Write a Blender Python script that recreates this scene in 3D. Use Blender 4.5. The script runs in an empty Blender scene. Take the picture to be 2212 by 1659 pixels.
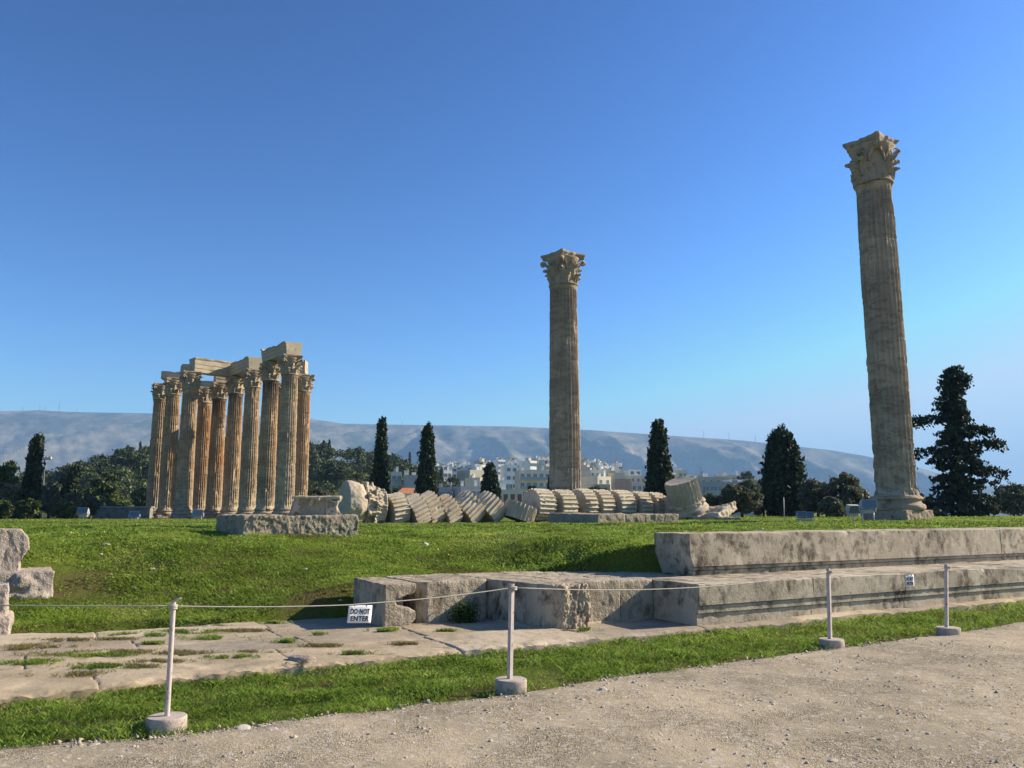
import bpy, bmesh, math, random
import numpy as np
from mathutils import Vector, Matrix

# ------------------------------------------------------------------ camera, sky, sun, exposure
scn = bpy.context.scene
PITCH = math.radians(8.85)
FPX = 1789.0                     # focal length in pixels of a 2212 x 1659 picture
EYE = 1.65
cam_d = bpy.data.cameras.new("camera")
cam = bpy.data.objects.new("camera", cam_d)
scn.collection.objects.link(cam)
cam.location = (0, 0, EYE)
cam.rotation_euler = (math.pi / 2 + PITCH, 0, 0)
cam_d.sensor_width = 36.0
cam_d.lens = FPX / 2212.0 * 36.0
cam_d.clip_start = 0.05
cam_d.clip_end = 30000.0
scn.camera = cam

SUN_AZ = math.radians(74.0)      # clockwise from +Y
SUN_EL = math.radians(29.0)
world = bpy.data.worlds.new("World")
scn.world = world
world.use_nodes = True
wn = world.node_tree
for n_ in list(wn.nodes): wn.nodes.remove(n_)
sky = wn.nodes.new("ShaderNodeTexSky")
sky.sky_type = 'NISHITA'; sky.sun_disc = False
sky.sun_elevation = SUN_EL; sky.sun_rotation = SUN_AZ
sky.altitude = 100.0; sky.air_density = 1.05; sky.dust_density = 0.5; sky.ozone_density = 3.3
hs = wn.nodes.new("ShaderNodeHueSaturation")
hs.inputs["Saturation"].default_value = 1.13
bgn = wn.nodes.new("ShaderNodeBackground"); bgn.inputs["Strength"].default_value = 0.116
wo = wn.nodes.new("ShaderNodeOutputWorld")
wn.links.new(sky.outputs[0], hs.inputs["Color"])
gm = wn.nodes.new("ShaderNodeGamma"); gm.inputs["Gamma"].default_value = 1.75
def _vs(src, k):
    m_ = wn.nodes.new("ShaderNodeVectorMath"); m_.operation = 'SCALE'; m_.inputs["Scale"].default_value = k
    wn.links.new(src, m_.inputs[0]); return m_.outputs[0]
wn.links.new(_vs(hs.outputs[0], 1 / 5.0), gm.inputs["Color"])
mn = wn.nodes.new("ShaderNodeVectorMath"); mn.operation = 'MINIMUM'; mn.inputs[1].default_value = (2.9, 3.95, 4.9)
tm_ = wn.nodes.new("ShaderNodeVectorMath"); tm_.operation = 'MULTIPLY'; tm_.inputs[1].default_value = (5.1, 4.82, 4.5)
wn.links.new(gm.outputs[0], tm_.inputs[0]); wn.links.new(tm_.outputs[0], mn.inputs[0])
wn.links.new(mn.outputs[0], bgn.inputs["Color"])
wn.links.new(bgn.outputs[0], wo.inputs["Surface"])
sun_d = bpy.data.lights.new("sun", 'SUN'); sun_d.energy = 5.0; sun_d.angle = math.radians(0.53)
sun_d.color = (1.0, 0.87, 0.68)
sun = bpy.data.objects.new("sun", sun_d); scn.collection.objects.link(sun)
sdir = Vector((math.sin(SUN_AZ) * math.cos(SUN_EL), math.cos(SUN_AZ) * math.cos(SUN_EL), math.sin(SUN_EL)))
sun.rotation_euler = sdir.to_track_quat('Z', 'Y').to_euler()
sun.location = (60, 20, 60)
vs = scn.view_settings
vs.view_transform = 'Standard'; vs.look = 'None'; vs.gamma = 1.0; vs.exposure = 0.93; vs.use_curve_mapping = False
HAZE_DENSITY = 0.000145

# ------------------------------------------------------------------ helpers
COL = scn.collection
CT, ST = math.cos(PITCH), math.sin(PITCH)

def ray(px, py):                 # direction with forward component 1
    x, v = px - 1106.0, 829.5 - py
    fw = FPX * CT - v * ST
    return x / fw, (FPX * ST + v * CT) / fw

def P(px, py, D):                # a point at ground distance D seen at px, py
    a, b = ray(px, py)
    return Vector((a * D, D, EYE + b * D))

def sstep(t):
    t = np.clip(t, 0, 1); return t * t * (3 - 2 * t)

# temple axes: a along the steps, q behind the front of the lower step
W = np.array([math.cos(math.radians(30)), math.sin(math.radians(30))])
NB = np.array([-W[1], W[0]])
C0 = np.array([2.64, 12.0])
TH = math.radians(30)

def aq(X, Y):
    rx, ry = X - C0[0], Y - C0[1]
    return rx * W[0] + ry * W[1], rx * NB[0] + ry * NB[1]

def xy(a, q):
    return C0[0] + a * W[0] + q * NB[0], C0[1] + a * W[1] + q * NB[1]

# gradient noise
_rng = np.random.RandomState(7)
_perm = _rng.permutation(256); _perm = np.concatenate([_perm, _perm, _perm])
_g = _rng.normal(size=(256, 3)); _g /= np.linalg.norm(_g, axis=1)[:, None]

def noise(p):
    p = np.asarray(p, float)
    i = np.floor(p).astype(int); f = p - i
    u = f * f * f * (f * (f * 6 - 15) + 10)
    i &= 255
    out = np.zeros(len(p))
    for dx in (0, 1):
        wx = u[:, 0] if dx else 1 - u[:, 0]
        for dy in (0, 1):
            wy = u[:, 1] if dy else 1 - u[:, 1]
            for dz in (0, 1):
                wz = u[:, 2] if dz else 1 - u[:, 2]
                h = _perm[_perm[_perm[(i[:, 0] + dx) & 255] + ((i[:, 1] + dy) & 255)] + ((i[:, 2] + dz) & 255)]
                d = f - np.array([dx, dy, dz])
                out += wx * wy * wz * np.einsum('ij,ij->i', _g[h], d)
    return out * 1.5

def fbm(p, octv=4, gain=0.5):
    p = np.asarray(p, float); s = 0; a = 1.0
    for k in range(octv):
        s = s + a * noise(p * (2.0 ** k) + 17.3 * k); a *= gain
    return s

def n2(X, Y, s, seed=0.0, octv=3):
    X = np.asarray(X, float); Y = np.asarray(Y, float)
    sh = np.broadcast(X, Y).shape
    p = np.stack([np.broadcast_to(X, sh).ravel() * s, np.broadcast_to(Y, sh).ravel() * s, np.full(int(np.prod(sh)), seed + .37)], 1)
    return fbm(p, octv).reshape(sh)

# terrain
def plateau(X, Y):
    return 1.17 - 0.0025 * (Y - 20) + 0.012 * np.clip(X, 0, 22)

def ground_z(X, Y, rough=True):
    X = np.asarray(X, float); Y = np.asarray(Y, float)
    a, q = aq(X, Y)
    r = sstep((a + .9) / 1.9)
    q0 = 3.7 - 1.55 * r + .9 * sstep((-a - 5.5) / 1.5)
    h0 = 0.10 + 0.50 * sstep((a + 6.2) / 2.6) + 0.52 * r
    L = 5.6
    pl = plateau(X, Y)
    up = h0 + (pl - h0) * sstep((q - q0) / L)
    low = sstep((q0 - q) / 0.25)
    z = up * (1 - low) - 0.03 * low
    if rough:
        z = z + (0.05 * n2(X, Y, .7, 3.1) + .02 * n2(X, Y, 2.3, 5.5)) * (1 - low) * np.clip((Y - 9) / 6, 0.2, 1)
    # beyond the site: a dip, the city rising, the wooded hill, the plain
    far = sstep((Y - 125) / 50.0)
    city = -5 + (36 * sstep((Y - 190) / 560.0) - 31 * sstep((Y - 800) / 700.0)) * (1 - sstep((X - .30 * np.abs(Y)) / (.13 * np.abs(Y) + 1)))
    z = z * (1 - far) + city * far
    hill = 21 * np.exp(-(((X + 112) / 62.0) ** 2 + ((Y - 315) / 85.0) ** 2)) + 9 * np.exp(-(((X + 52) / 34.0) ** 2 + ((Y - 330) / 60.0) ** 2))
    return z + hill * far

def gz(x, y):
    return float(ground_z(np.array([x]), np.array([y]))[0])

def G(px, py, z=None):           # the ground point seen at px, py
    a, b = ray(px, py)
    if z is not None:
        D = (z - EYE) / b
        return Vector((a * D, D, z))
    Ds = np.arange(4, 160, .05)
    d = EYE + b * Ds - ground_z(a * Ds, Ds)
    k = np.where(d < 0)[0]
    D = Ds[k[0]] if len(k) else 120.0
    return Vector((a * D, D, gz(a * D, D)))

# ---- objects
def tag(o, label=None, cat=None, group=None, kind=None):
    if label and not kind: kind = 'thing'
    if label: o["label"] = label
    if cat: o["category"] = cat
    if group: o["group"] = group
    if kind: o["kind"] = kind
    return o

def empty(name, loc, label, cat, group=None, rz=0.0):
    o = bpy.data.objects.new(name, None); COL.objects.link(o)
    o.location = loc; o.rotation_euler = (0, 0, rz); o.empty_display_size = .2
    return tag(o, label, cat, group)

def fast_mesh(name, V, F):
    """V (N,3), F (M,k) all faces of the same size"""
    V = np.asarray(V, np.float32); F = np.asarray(F, np.int32)
    me = bpy.data.meshes.new(name)
    me.vertices.add(len(V)); me.vertices.foreach_set("co", V.ravel())
    k = F.shape[1]
    me.loops.add(F.size); me.loops.foreach_set("vertex_index", F.ravel())
    me.polygons.add(len(F)); me.polygons.foreach_set("loop_start", np.arange(0, F.size, k, dtype=np.int32))
    me.update(calc_edges=True); me.validate()
    return me

def obj(name, me, mat, parent=None, loc=None, smooth=True, angle=None):
    o = bpy.data.objects.new(name, me); COL.objects.link(o)
    if mat and not len(me.materials): me.materials.append(mat)
    if smooth:
        me.polygons.foreach_set("use_smooth", np.ones(len(me.polygons), bool))
        if angle: me.set_sharp_from_angle(angle=math.radians(angle))
    if parent: o.parent = parent
    if loc is not None: o.location = loc
    return o

class MB:
    """collects vertices and polygons of one mesh"""
    def __init__(s): s.v = []; s.f = []
    def add(s, V, F):
        o = len(s.v); s.v += [tuple(map(float, p)) for p in V]; s.f += [tuple(int(i) + o for i in f) for f in F]; return s
    def box(s, c, d, M=None):
        c = np.array(c, float); d = np.array(d, float) / 2
        V = [c + d * np.array([i, j, k]) for k in (-1, 1) for j in (-1, 1) for i in (-1, 1)]
        if M is not None: V = [M @ Vector(p) for p in V]
        return s.add(V, [(0, 2, 3, 1), (4, 5, 7, 6), (0, 1, 5, 4), (2, 6, 7, 3), (0, 4, 6, 2), (1, 3, 7, 5)])
    def tube(s, pts, r, n=8, cap=True):
        pts = [Vector(p) for p in pts]; R = r if hasattr(r, '__len__') else [r] * len(pts)
        V = []; F = []; up = None
        for i, p in enumerate(pts):
            t = (pts[min(i + 1, len(pts) - 1)] - pts[max(i - 1, 0)]).normalized()
            ref = Vector((0, 0, 1)) if abs(t.z) < .9 else Vector((1, 0, 0))
            if up is not None: ref = up
            x = (ref - t * ref.dot(t)).normalized(); y = t.cross(x); up = x
            for k in range(n):
                A = 2 * math.pi * k / n
                V.append(p + (x * math.cos(A) + y * math.sin(A)) * R[i])
        for i in range(len(pts) - 1):
            for k in range(n):
                F.append((i * n + k, i * n + (k + 1) % n, (i + 1) * n + (k + 1) % n, (i + 1) * n + k))
        if cap:
            F.append(tuple(range(n - 1, -1, -1))); F.append(tuple((len(pts) - 1) * n + k for k in range(n)))
        return s.add(V, F)
    def prism(s, poly, z0, z1):
        n = len(poly)
        V = [(p[0], p[1], z0) for p in poly] + [(p[0], p[1], z1) for p in poly]
        F = [tuple(range(n - 1, -1, -1)), tuple(range(n, 2 * n))] + [(i, (i + 1) % n, n + (i + 1) % n, n + i) for i in range(n)]
        return s.add(V, F)
    def lathe(s, prof, n=32, c=(0, 0, 0)):
        V = []; F = []
        for r, z in prof:
            for k in range(n):
                A = 2 * math.pi * k / n; V.append((c[0] + r * math.cos(A), c[1] + r * math.sin(A), c[2] + z))
        m = len(prof)
        for i in range(m - 1):
            for k in range(n): F.append((i * n + k, i * n + (k + 1) % n, (i + 1) * n + (k + 1) % n, (i + 1) * n + k))
        F.append(tuple(range(n - 1, -1, -1))); F.append(tuple((m - 1) * n + k for k in range(n)))
        return s.add(V, F)
    def mesh(s, name):
        me = bpy.data.meshes.new(name); me.from_pydata(s.v, [], s.f); me.update(); return me
    def build(s, name, mat, parent=None, loc=None, smooth=False, angle=None):
        return obj(name, s.mesh(name), mat, parent, loc, smooth, angle)

def remesh(mb, voxel, name="stone"):
    """one watertight, evenly divided surface round everything collected in mb"""
    me = mb.mesh("tmp"); t = bpy.data.objects.new("tmp", me); COL.objects.link(t)
    m = t.modifiers.new("r", 'REMESH'); m.mode = 'VOXEL'; m.voxel_size = voxel; m.adaptivity = 0
    dg = bpy.context.evaluated_depsgraph_get(); dg.update()
    out = bpy.data.meshes.new_from_object(t.evaluated_get(dg)); out.name = name
    bpy.data.objects.remove(t); bpy.data.meshes.remove(me)
    return out

def co(me):
    V = np.empty(len(me.vertices) * 3, np.float32); me.vertices.foreach_get("co", V); return V.reshape(-1, 3).astype(float)

def nrm(me):
    V = np.empty(len(me.vertices) * 3, np.float32); me.vertex_normals.foreach_get("vector", V) ; return V.reshape(-1, 3).astype(float)

def setco(me, V):
    me.vertices.foreach_set("co", np.asarray(V, np.float32).ravel()); me.update()

def weather(me, layers, seed=0.0, mask=None):
    """push the surface in and out: layers of (scale, amount, kind)"""
    for sc, am, kind in layers:
        V = co(me); N = nrm(me)
        p = V * np.array(sc) if hasattr(sc, '__len__') else V * sc
        n = fbm(p + seed, 3)
        if kind == 'ridge': n = 1 - 2 * np.abs(n) - .6
        elif kind == 'pit': n = -np.clip(n - .12, 0, 1) * 2
        elif kind == 'chip': n = np.where(n > .22, -(n - .22) * 2.5, 0)
        d = am * n
        if mask is not None: d = d * mask(V, N)
        setco(me, V + N * d[:, None])
    return me

def shift(me, origin):
    setco(me, co(me) - np.array(origin)); return me

def copy_tree(o, parent=None):
    c = o.copy(); COL.objects.link(c)
    if parent: c.parent = parent
    for ch in [k for k in bpy.data.objects if k.parent == o and k != c]:
        copy_tree(ch, c)
    return c

# ------------------------------------------------------------------ materials
class NT:
    def __init__(s, name, rough=.85, spec=.3):
        s.m = bpy.data.materials.new(name); s.m.use_nodes = True; s.t = s.m.node_tree
        s.b = s.t.nodes["Principled BSDF"]
        s.b.inputs["Roughness"].default_value = rough
        s.b.inputs["Specular IOR Level"].default_value = spec
    def n(s, typ, **kw):
        nd = s.t.nodes.new("ShaderNode" + typ)
        for k, v in kw.items():
            if k in nd.inputs.keys(): s.set(nd.inputs[k], v)
            else: setattr(nd, k, v)
        return nd
    def set(s, inp, v):
        if isinstance(v, bpy.types.NodeSocket): s.t.links.new(v, inp)
        elif hasattr(v, '__len__') and len(v) == 3 and inp.type == 'RGBA': inp.default_value = (*v, 1)
        else: inp.default_value = v
    def obj_co(s): return s.n("TexCoord").outputs["Object"]
    def pos(s): return s.n("NewGeometry").outputs["Position"]
    def scale(s, v, sc):
        m = s.n("VectorMath", operation='MULTIPLY'); s.set(m.inputs[0], v); m.inputs[1].default_value = sc if hasattr(sc, '__len__') else (sc, sc, sc); return m.outputs[0]
    def addv(s, v, w):
        m = s.n("VectorMath", operation='ADD'); s.set(m.inputs[0], v); s.set(m.inputs[1], w); return m.outputs[0]
    def noise(s, v, sc, detail=4, rough=.55, dist=0.0):
        return s.n("TexNoise", Vector=v, Scale=sc, Detail=detail, Roughness=rough, Distortion=dist).outputs["Fac"]
    def ramp(s, f, stops):
        r = s.n("ValToRGB"); s.set(r.inputs[0], f); e = r.color_ramp.elements
        while len(e) < len(stops): e.new(.5)
        for i, (p, c) in enumerate(stops):
            e[i].position = p; e[i].color = (c, c, c, 1) if not hasattr(c, '__len__') else (*c, 1)
        return r.outputs[0]
    def mix(s, f, a, b, mode='MIX'):
        m = s.n("Mix", data_type='RGBA', blend_type=mode)
        s.set(m.inputs[0], f); s.set(m.inputs[6], a); s.set(m.inputs[7], b); return m.outputs[2]
    def math(s, op, a, b=0.0):
        m = s.n("Math", operation=op); s.set(m.inputs[0], a); s.set(m.inputs[1], b); return m.outputs[0]
    def rnd(s): return s.n("ObjectInfo").outputs["Random"]
    def bump(s, h, strength=.5, dist=.02, prev=None):
        b = s.n("Bump", Strength=strength, Distance=dist, Height=h)
        if prev is not None: s.set(b.inputs["Normal"], prev)
        s.set(s.b.inputs["Normal"], b.outputs[0]); return b.outputs[0]
    def done(s, col):
        s.set(s.b.inputs["Base Color"], col); return s.m

def stone_mat(name, light, mid, dark, sc=1.0, dark_at=.55, stretch=(1, 1, 1), bump=.6, bd=.012, tint=None, tint_amt=.0, clump=.25, attr=None):
    t = NT(name, .9, .2)
    oc = t.addv(t.obj_co(), t.scale(t.n("CombineXYZ", X=t.rnd(), Y=t.rnd(), Z=t.rnd()).outputs[0], 37.0))
    st = t.scale(oc, stretch)
    a = t.noise(st, 1.6 * sc, 8, .62)
    b = t.noise(st, 5.0 * sc, 10, .72, .15)
    b = t.math('ADD', b, t.math('MULTIPLY', t.math('SUBTRACT', t.noise(oc, .75 * sc, 3), .5), clump))
    c = t.noise(oc, 34 * sc, 4, .7)
    col = t.mix(t.ramp(a, [(.36, 0), (.62, 1)]), light, mid)
    col = t.mix(t.ramp(b, [(dark_at - .03, 0), (dark_at + .15, 1)]), col, dark)
    if attr: col = t.mix(1.0, col, t.ramp(t.n('Attribute', attribute_name=attr).outputs['Fac'], [(0, (.72, .72, .74)), (.5, (1, .95, .86)), (1, (1.12, 1.1, 1.08))]), 'MULTIPLY')
    if tint: col = t.mix(t.math('MULTIPLY', t.ramp(t.noise(oc, .9 * sc, 3), [(.5, 0), (.68, 1)]), tint_amt), col, tint)
    col = t.mix(t.ramp(c, [(.3, .55), (.6, 1.1)]), (0, 0, 0), col) if False else t.mix(.55, col, t.ramp(c, [(.25, (.45, .44, .42)), (.75, (1.0, .98, .95))]), 'MULTIPLY')
    h = t.math('ADD', t.math('MULTIPLY', t.noise(oc, 22 * sc, 6, .7), .7), t.math('MULTIPLY', t.n("TexVoronoi", Vector=oc, Scale=30 * sc).outputs["Distance"], .35))
    t.bump(h, bump, bd)
    return t.done(col)

def column_mat(name, light, mid, dark, orange):
    """shaft marble: tone steps from drum to drum, streaks down the flutes, rust and soot by the object's colour"""
    t = NT(name, .88, .2)
    oc = t.obj_co(); sep = t.n("SeparateXYZ", Vector=oc)
    off = t.math('MULTIPLY', t.rnd(), 50.0)
    dr = t.math('FLOOR', t.math('DIVIDE', sep.outputs[2], 1.13))
    wn_ = t.n("TexWhiteNoise", noise_dimensions='1D', W=t.math('ADD', dr, t.math('FLOOR', off)))
    sh = t.addv(oc, t.n("CombineXYZ", X=off, Y=off, Z=off).outputs[0])
    a = t.noise(sh, 1.1, 6, .6)
    st = t.noise(t.scale(sh, (5, 5, .35)), 1.0, 6, .65)
    veins = t.noise(t.scale(sh, (.8, .8, 2.2)), 1.0, 5, .6, 1.8)
    col = t.mix(t.ramp(a, [(.38, 0), (.62, 1)]), light, mid)
    col = t.mix(t.ramp(st, [(.5, 0), (.7, .45)]), col, dark)
    col = t.mix(t.ramp(veins, [(.50, 0), (.59, .65), (.67, 0)]), col, dark)
    col = t.mix(t.math('MULTIPLY', wn_.outputs["Value"], .85), col, t.mix(.5, col, dark))
    oi = t.n("SeparateColor", Color=t.n("ObjectInfo").outputs["Color"])
    hgt = t.ramp(t.math('DIVIDE', sep.outputs[2], 16.0), [(.12, .1), (.4, .9), (1, 1)])
    of = t.math('MULTIPLY', t.math('MULTIPLY', t.ramp(t.noise(t.scale(sh, (3, 3, .22)), 1.0, 5, .6), [(.36, 0), (.56, 1)]), oi.outputs[0]), hgt)
    col = t.mix(of, col, orange)
    top = t.ramp(t.math('ADD', t.math('DIVIDE', sep.outputs[2], 17.0), t.math('MULTIPLY', t.noise(t.scale(sh, (3, 3, .4)), 1.0, 4), .25)), [(.86, 0), (1.04, .9)])
    col = t.mix(t.math('MULTIPLY', top, oi.outputs[1]), col, (.035, .03, .027))
    col = t.mix(.5, col, t.ramp(t.noise(oc, 28, 4, .7), [(.25, (.5, .48, .45)), (.75, (1, .98, .96))]), 'MULTIPLY')
    t.bump(t.math('ADD', t.noise(oc, 9, 6, .7), t.math('MULTIPLY', t.noise(oc, 40, 4, .7), .5)), .5, .03)
    return t.done(col)

def plain(name, c, rough=.6, spec=.4, metal=0.0, var=.12, sc=6.0, bump=0.0):
    t = NT(name, rough, spec); t.b.inputs["Metallic"].default_value = metal
    oc = t.obj_co()
    n = t.noise(oc, sc, 5, .6)
    c = np.array(c)
    col = t.mix(t.ramp(n, [(.3, 0), (.7, 1)]), tuple(c * (1 - var)), tuple(np.minimum(c * (1 + var), 1)))
    if bump: t.bump(n, bump, .01)
    return t.done(col)

def leaf_mat(name, dark, mid, light, trans=.25, sc=.5, patch=.4):
    t = NT(name, .6, .25)
    g = t.n("NewGeometry"); r = g.outputs["Random Per Island"]
    big = t.noise(g.outputs["Position"], sc, 3)
    f = t.math('ADD', t.math('MULTIPLY', r, 1 - patch), t.math('MULTIPLY', t.ramp(big, [(.3, 0), (.7, 1)]) if patch > .5 else big, patch))
    col = t.ramp(f, [(.15, dark), (.5, mid), (.85, light)])
    t.done(col)
    tr = t.n("BsdfTranslucent", Color=col); mx = t.n("MixShader", Fac=trans)
    t.t.links.new(t.b.outputs[0], mx.inputs[1]); t.t.links.new(tr.outputs[0], mx.inputs[2])
    t.t.links.new(mx.outputs[0], t.t.nodes["Material Output"].inputs["Surface"])
    return t.m

M = {}
M['step'] = stone_mat('weathered_step_marble', (.63, .55, .42), (.43, .37, .28), (.115, .096, .072), 1.15, .508, (1, 1, .75), .6, .012, clump=.55)
M['block'] = stone_mat('broken_marble', (.58, .49, .36), (.42, .355, .26), (.12, .098, .072), 1.2, .52, (1, 1, .6), .9, .02)
M['pave'] = stone_mat('paving_stone', (.56, .48, .365), (.45, .38, .28), (.22, .175, .12), 1.0, .57, (1, 1, 1), .6, .008, (.30, .24, .15), .6, .3, 'slab')
M['poros'] = stone_mat('porous_grey_stone', (.46, .40, .30), (.33, .285, .21), (.09, .076, .058), 1.6, .56, (1, 1, 1), .9, .025)
M['pink'] = stone_mat('pinkish_rough_stone', (.58, .50, .43), (.45, .385, .33), (.16, .135, .12), 1.7, .56, (1, 1, .6), 1.0, .03, (.55, .40, .25), .6)
M['drum'] = stone_mat('drum_marble', (.61, .54, .425), (.52, .455, .35), (.22, .18, .135), .9, .58, (1, 1, 1), .7, .018, (.42, .29, .16), .45)
M['carved'] = stone_mat('carved_marble', (.60, .52, .40), (.50, .42, .31), (.13, .105, .08), 1.0, .62, (1, 1, 1), .6, .02)
M['beam'] = stone_mat('architrave_marble', (.58, .49, .36), (.50, .42, .30), (.2, .16, .11), .5, .62, (1, 1, 1), .5, .03)
M['column'] = column_mat('column_marble', (.68, .55, .37), (.52, .41, .275), (.17, .13, .09), (.44, .225, .09))
M['column_grey'] = column_mat('grey_column_marble', (.62, .505, .365), (.48, .39, .285), (.18, .146, .11), (.40, .24, .12))
M['capital'] = stone_mat('capital_marble', (.50, .405, .29), (.38, .305, .22), (.085, .066, .05), .9, .585, (1, 1, .7), .7, .03)
t = NT('chipped_white_paint', .5, .4); oc = t.obj_co()
col = t.mix(t.ramp(t.noise(oc, 9, 5, .6), [(.35, 0), (.7, 1)]), (.60, .51, .47), (.46, .39, .35))
col = t.mix(t.ramp(t.noise(t.scale(oc, (1, 1, .55)), 38, 4, .7), [(.60, 0), (.64, 1)]), col, (.17, .085, .05))
t.bump(t.noise(oc, 38, 4, .7), .3, .004); M['white_paint'] = t.done(col)
t = NT('concrete', .9, .2); oc = t.obj_co()
col = t.mix(t.ramp(t.noise(oc, 14, 6, .7), [(.35, 0), (.65, 1)]), (.54, .455, .39), (.36, .30, .255))
col = t.mix(t.ramp(t.noise(oc, 60, 3, .7), [(.60, 0), (.66, .8)]), col, (.15, .125, .11))
t.bump(t.noise(oc, 45, 6, .75), .8, .008); M['concrete'] = t.done(col)
M['rope'] = plain('rope_fibre', (.50, .46, .38), .8, .2, 0, .2, 60)
M['sign'] = plain('sign_plastic', (.80, .80, .82), .35, .4, 0, .03, 3)
M['ink'] = plain('black_lettering', (.012, .012, .014), .6, .3)
M['cord'] = plain('grey_tie', (.25, .24, .22), .7)
M['metal'] = plain('grey_painted_metal', (.42, .43, .42), .45, .5, .0, .12, 5)
M['galv'] = plain('galvanised_post', (.55, .55, .53), .45, .5, .2, .15, 9)
M['lampglass'] = plain('floodlight_glass', (.10, .14, .18), .08, .8, 0, .1, 2)
M['mast'] = plain('dark_steel', (.09, .09, .10), .5, .4)
M['bark'] = plain('tree_bark', (.10, .075, .055), .95, .1, 0, .4, 5, .6)
M['cypress'] = leaf_mat('cypress_foliage', (.011, .020, .010), (.03, .048, .02), (.075, .098, .038), .15, .8)
M['conifer'] = leaf_mat('conifer_foliage', (.010, .020, .013), (.026, .046, .024), (.06, .085, .04), .15, .8)
M['olive'] = leaf_mat('olive_foliage', (.055, .06, .034), (.13, .14, .08), (.24, .245, .16), .25, .6)
M['pine'] = leaf_mat('pine_foliage', (.03, .045, .012), (.07, .10, .024), (.14, .17, .045), .2, .3)
M['bush'] = leaf_mat('bush_foliage', (.025, .045, .012), (.06, .095, .022), (.11, .15, .04), .25, .5)
M['wood'] = leaf_mat('far_wood_foliage', (.022, .034, .012), (.06, .08, .026), (.14, .165, .05), .15, .06)
M['bare'] = leaf_mat('bare_twigs', (.10, .07, .055), (.17, .12, .10), (.24, .18, .15), .1, .6)
M['grass'] = leaf_mat('grass_blades', (.09, .12, .02), (.175, .275, .034), (.32, .40, .08), .5, 1.1, .55)
M['meadow'] = leaf_mat('meadow_blades', (.13, .14, .035), (.225, .325, .036), (.40, .47, .10), .5, .55, .75)
M['dry'] = leaf_mat('dry_grass', (.10, .11, .03), (.22, .19, .08), (.33, .29, .14), .3, .9)
M['flower'] = plain('yellow_petals', (.75, .55, .03), .6)
M['pebble'] = stone_mat('gravel_pebbles', (.58, .52, .45), (.42, .36, .30), (.17, .14, .12), 3.0, .6)
M['rock'] = stone_mat('pale_rock', (.66, .61, .55), (.50, .45, .39), (.2, .17, .14), 3.0, .64)

# ground: grass soil with green cover
t = NT('grass_ground', .95, .1); p = t.pos()
f1 = t.noise(p, .45, 6, .65); f2 = t.noise(p, 6, 5, .7); f3 = t.noise(p, .06, 3)
col = t.mix(t.ramp(f2, [(.3, 0), (.7, 1)]), (.08, .13, .016), (.17, .225, .032))
col = t.mix(t.ramp(f3, [(.4, 0), (.65, .7)]), col, (.15, .16, .035))
col = t.mix(t.ramp(f1, [(.47, 0), (.60, .9)]), col, (.13, .095, .05))
f4 = t.noise(p, 26, 5, .75); col = t.mix(.7, col, t.ramp(f4, [(.3, (.4, .42, .35)), (.7, (1.25, 1.2, 1.1))]), 'MULTIPLY')
t.bump(t.math('ADD', f2, t.math('MULTIPLY', f4, .8)), 1.0, .05); M['ground'] = t.done(col)

# gravel path
t = NT('gravel_path', .95, .15); p = t.pos()
big = t.noise(p, .5, 5, .6); fine = t.noise(p, 60, 4, .75); wob = t.addv(p, t.scale(t.n("TexNoise", Vector=p, Scale=25.0, Detail=3).outputs["Color"], .05))
vor = t.n("TexVoronoi", Vector=wob, Scale=95.0)
vor2 = t.n("TexVoronoi", Vector=p, Scale=28.0)
col = t.mix(t.ramp(big, [(.38, 0), (.62, 1)]), (.50, .41, .285), (.35, .292, .205))
grit = t.ramp(t.noise(p, 1.3, 6, .7, .5), [(.42, .08), (.58, 1.0)])
col = t.mix(grit, col, t.mix(1.0, col, t.ramp(t.n("SeparateColor", Color=vor.outputs["Color"]).outputs[0], [(.05, (.42, .40, .39)), (.5, (.9, .9, .9)), (.95, (1.35, 1.38, 1.42))]), 'MULTIPLY'))
col = t.mix(t.ramp(t.n("SeparateColor", Color=vor2.outputs["Color"]).outputs[1], [(.88, 0), (.93, .5)]), col, (.60, .55, .50))
h = t.math('ADD', t.math('MULTIPLY', fine, .5), t.math('ADD', t.math('MULTIPLY', t.math('MULTIPLY', vor.outputs["Distance"], grit), .9), t.math('MULTIPLY', t.noise(p, 9, 8, .75), 1.5)))
t.bump(h, .9, .018); M['path'] = t.done(col)

# mountain scrub and rock
t = NT('mountain_scrub', .95, .05); p = t.pos()
f1 = t.noise(t.scale(p, (1, .5, 2.0)), .004, 8, .65); f2 = t.noise(p, .03, 5, .75)
col = t.mix(t.ramp(f1, [(.42, 0), (.60, 1)]), (.075, .085, .06), (.27, .235, .17))
col = t.mix(.8, col, t.ramp(f2, [(.35, (.45, .47, .42)), (.65, (1.3, 1.28, 1.22))]), 'MULTIPLY')
M['mountain'] = t.done(col)

# ------------------------------------------------------------------ ground, path, pavement, mountain
def grade(segs):
    out = []
    for a, b, s in segs: out += list(np.arange(a, b - 1e-6, s))
    return np.array(out + [segs[-1][1]])

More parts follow.
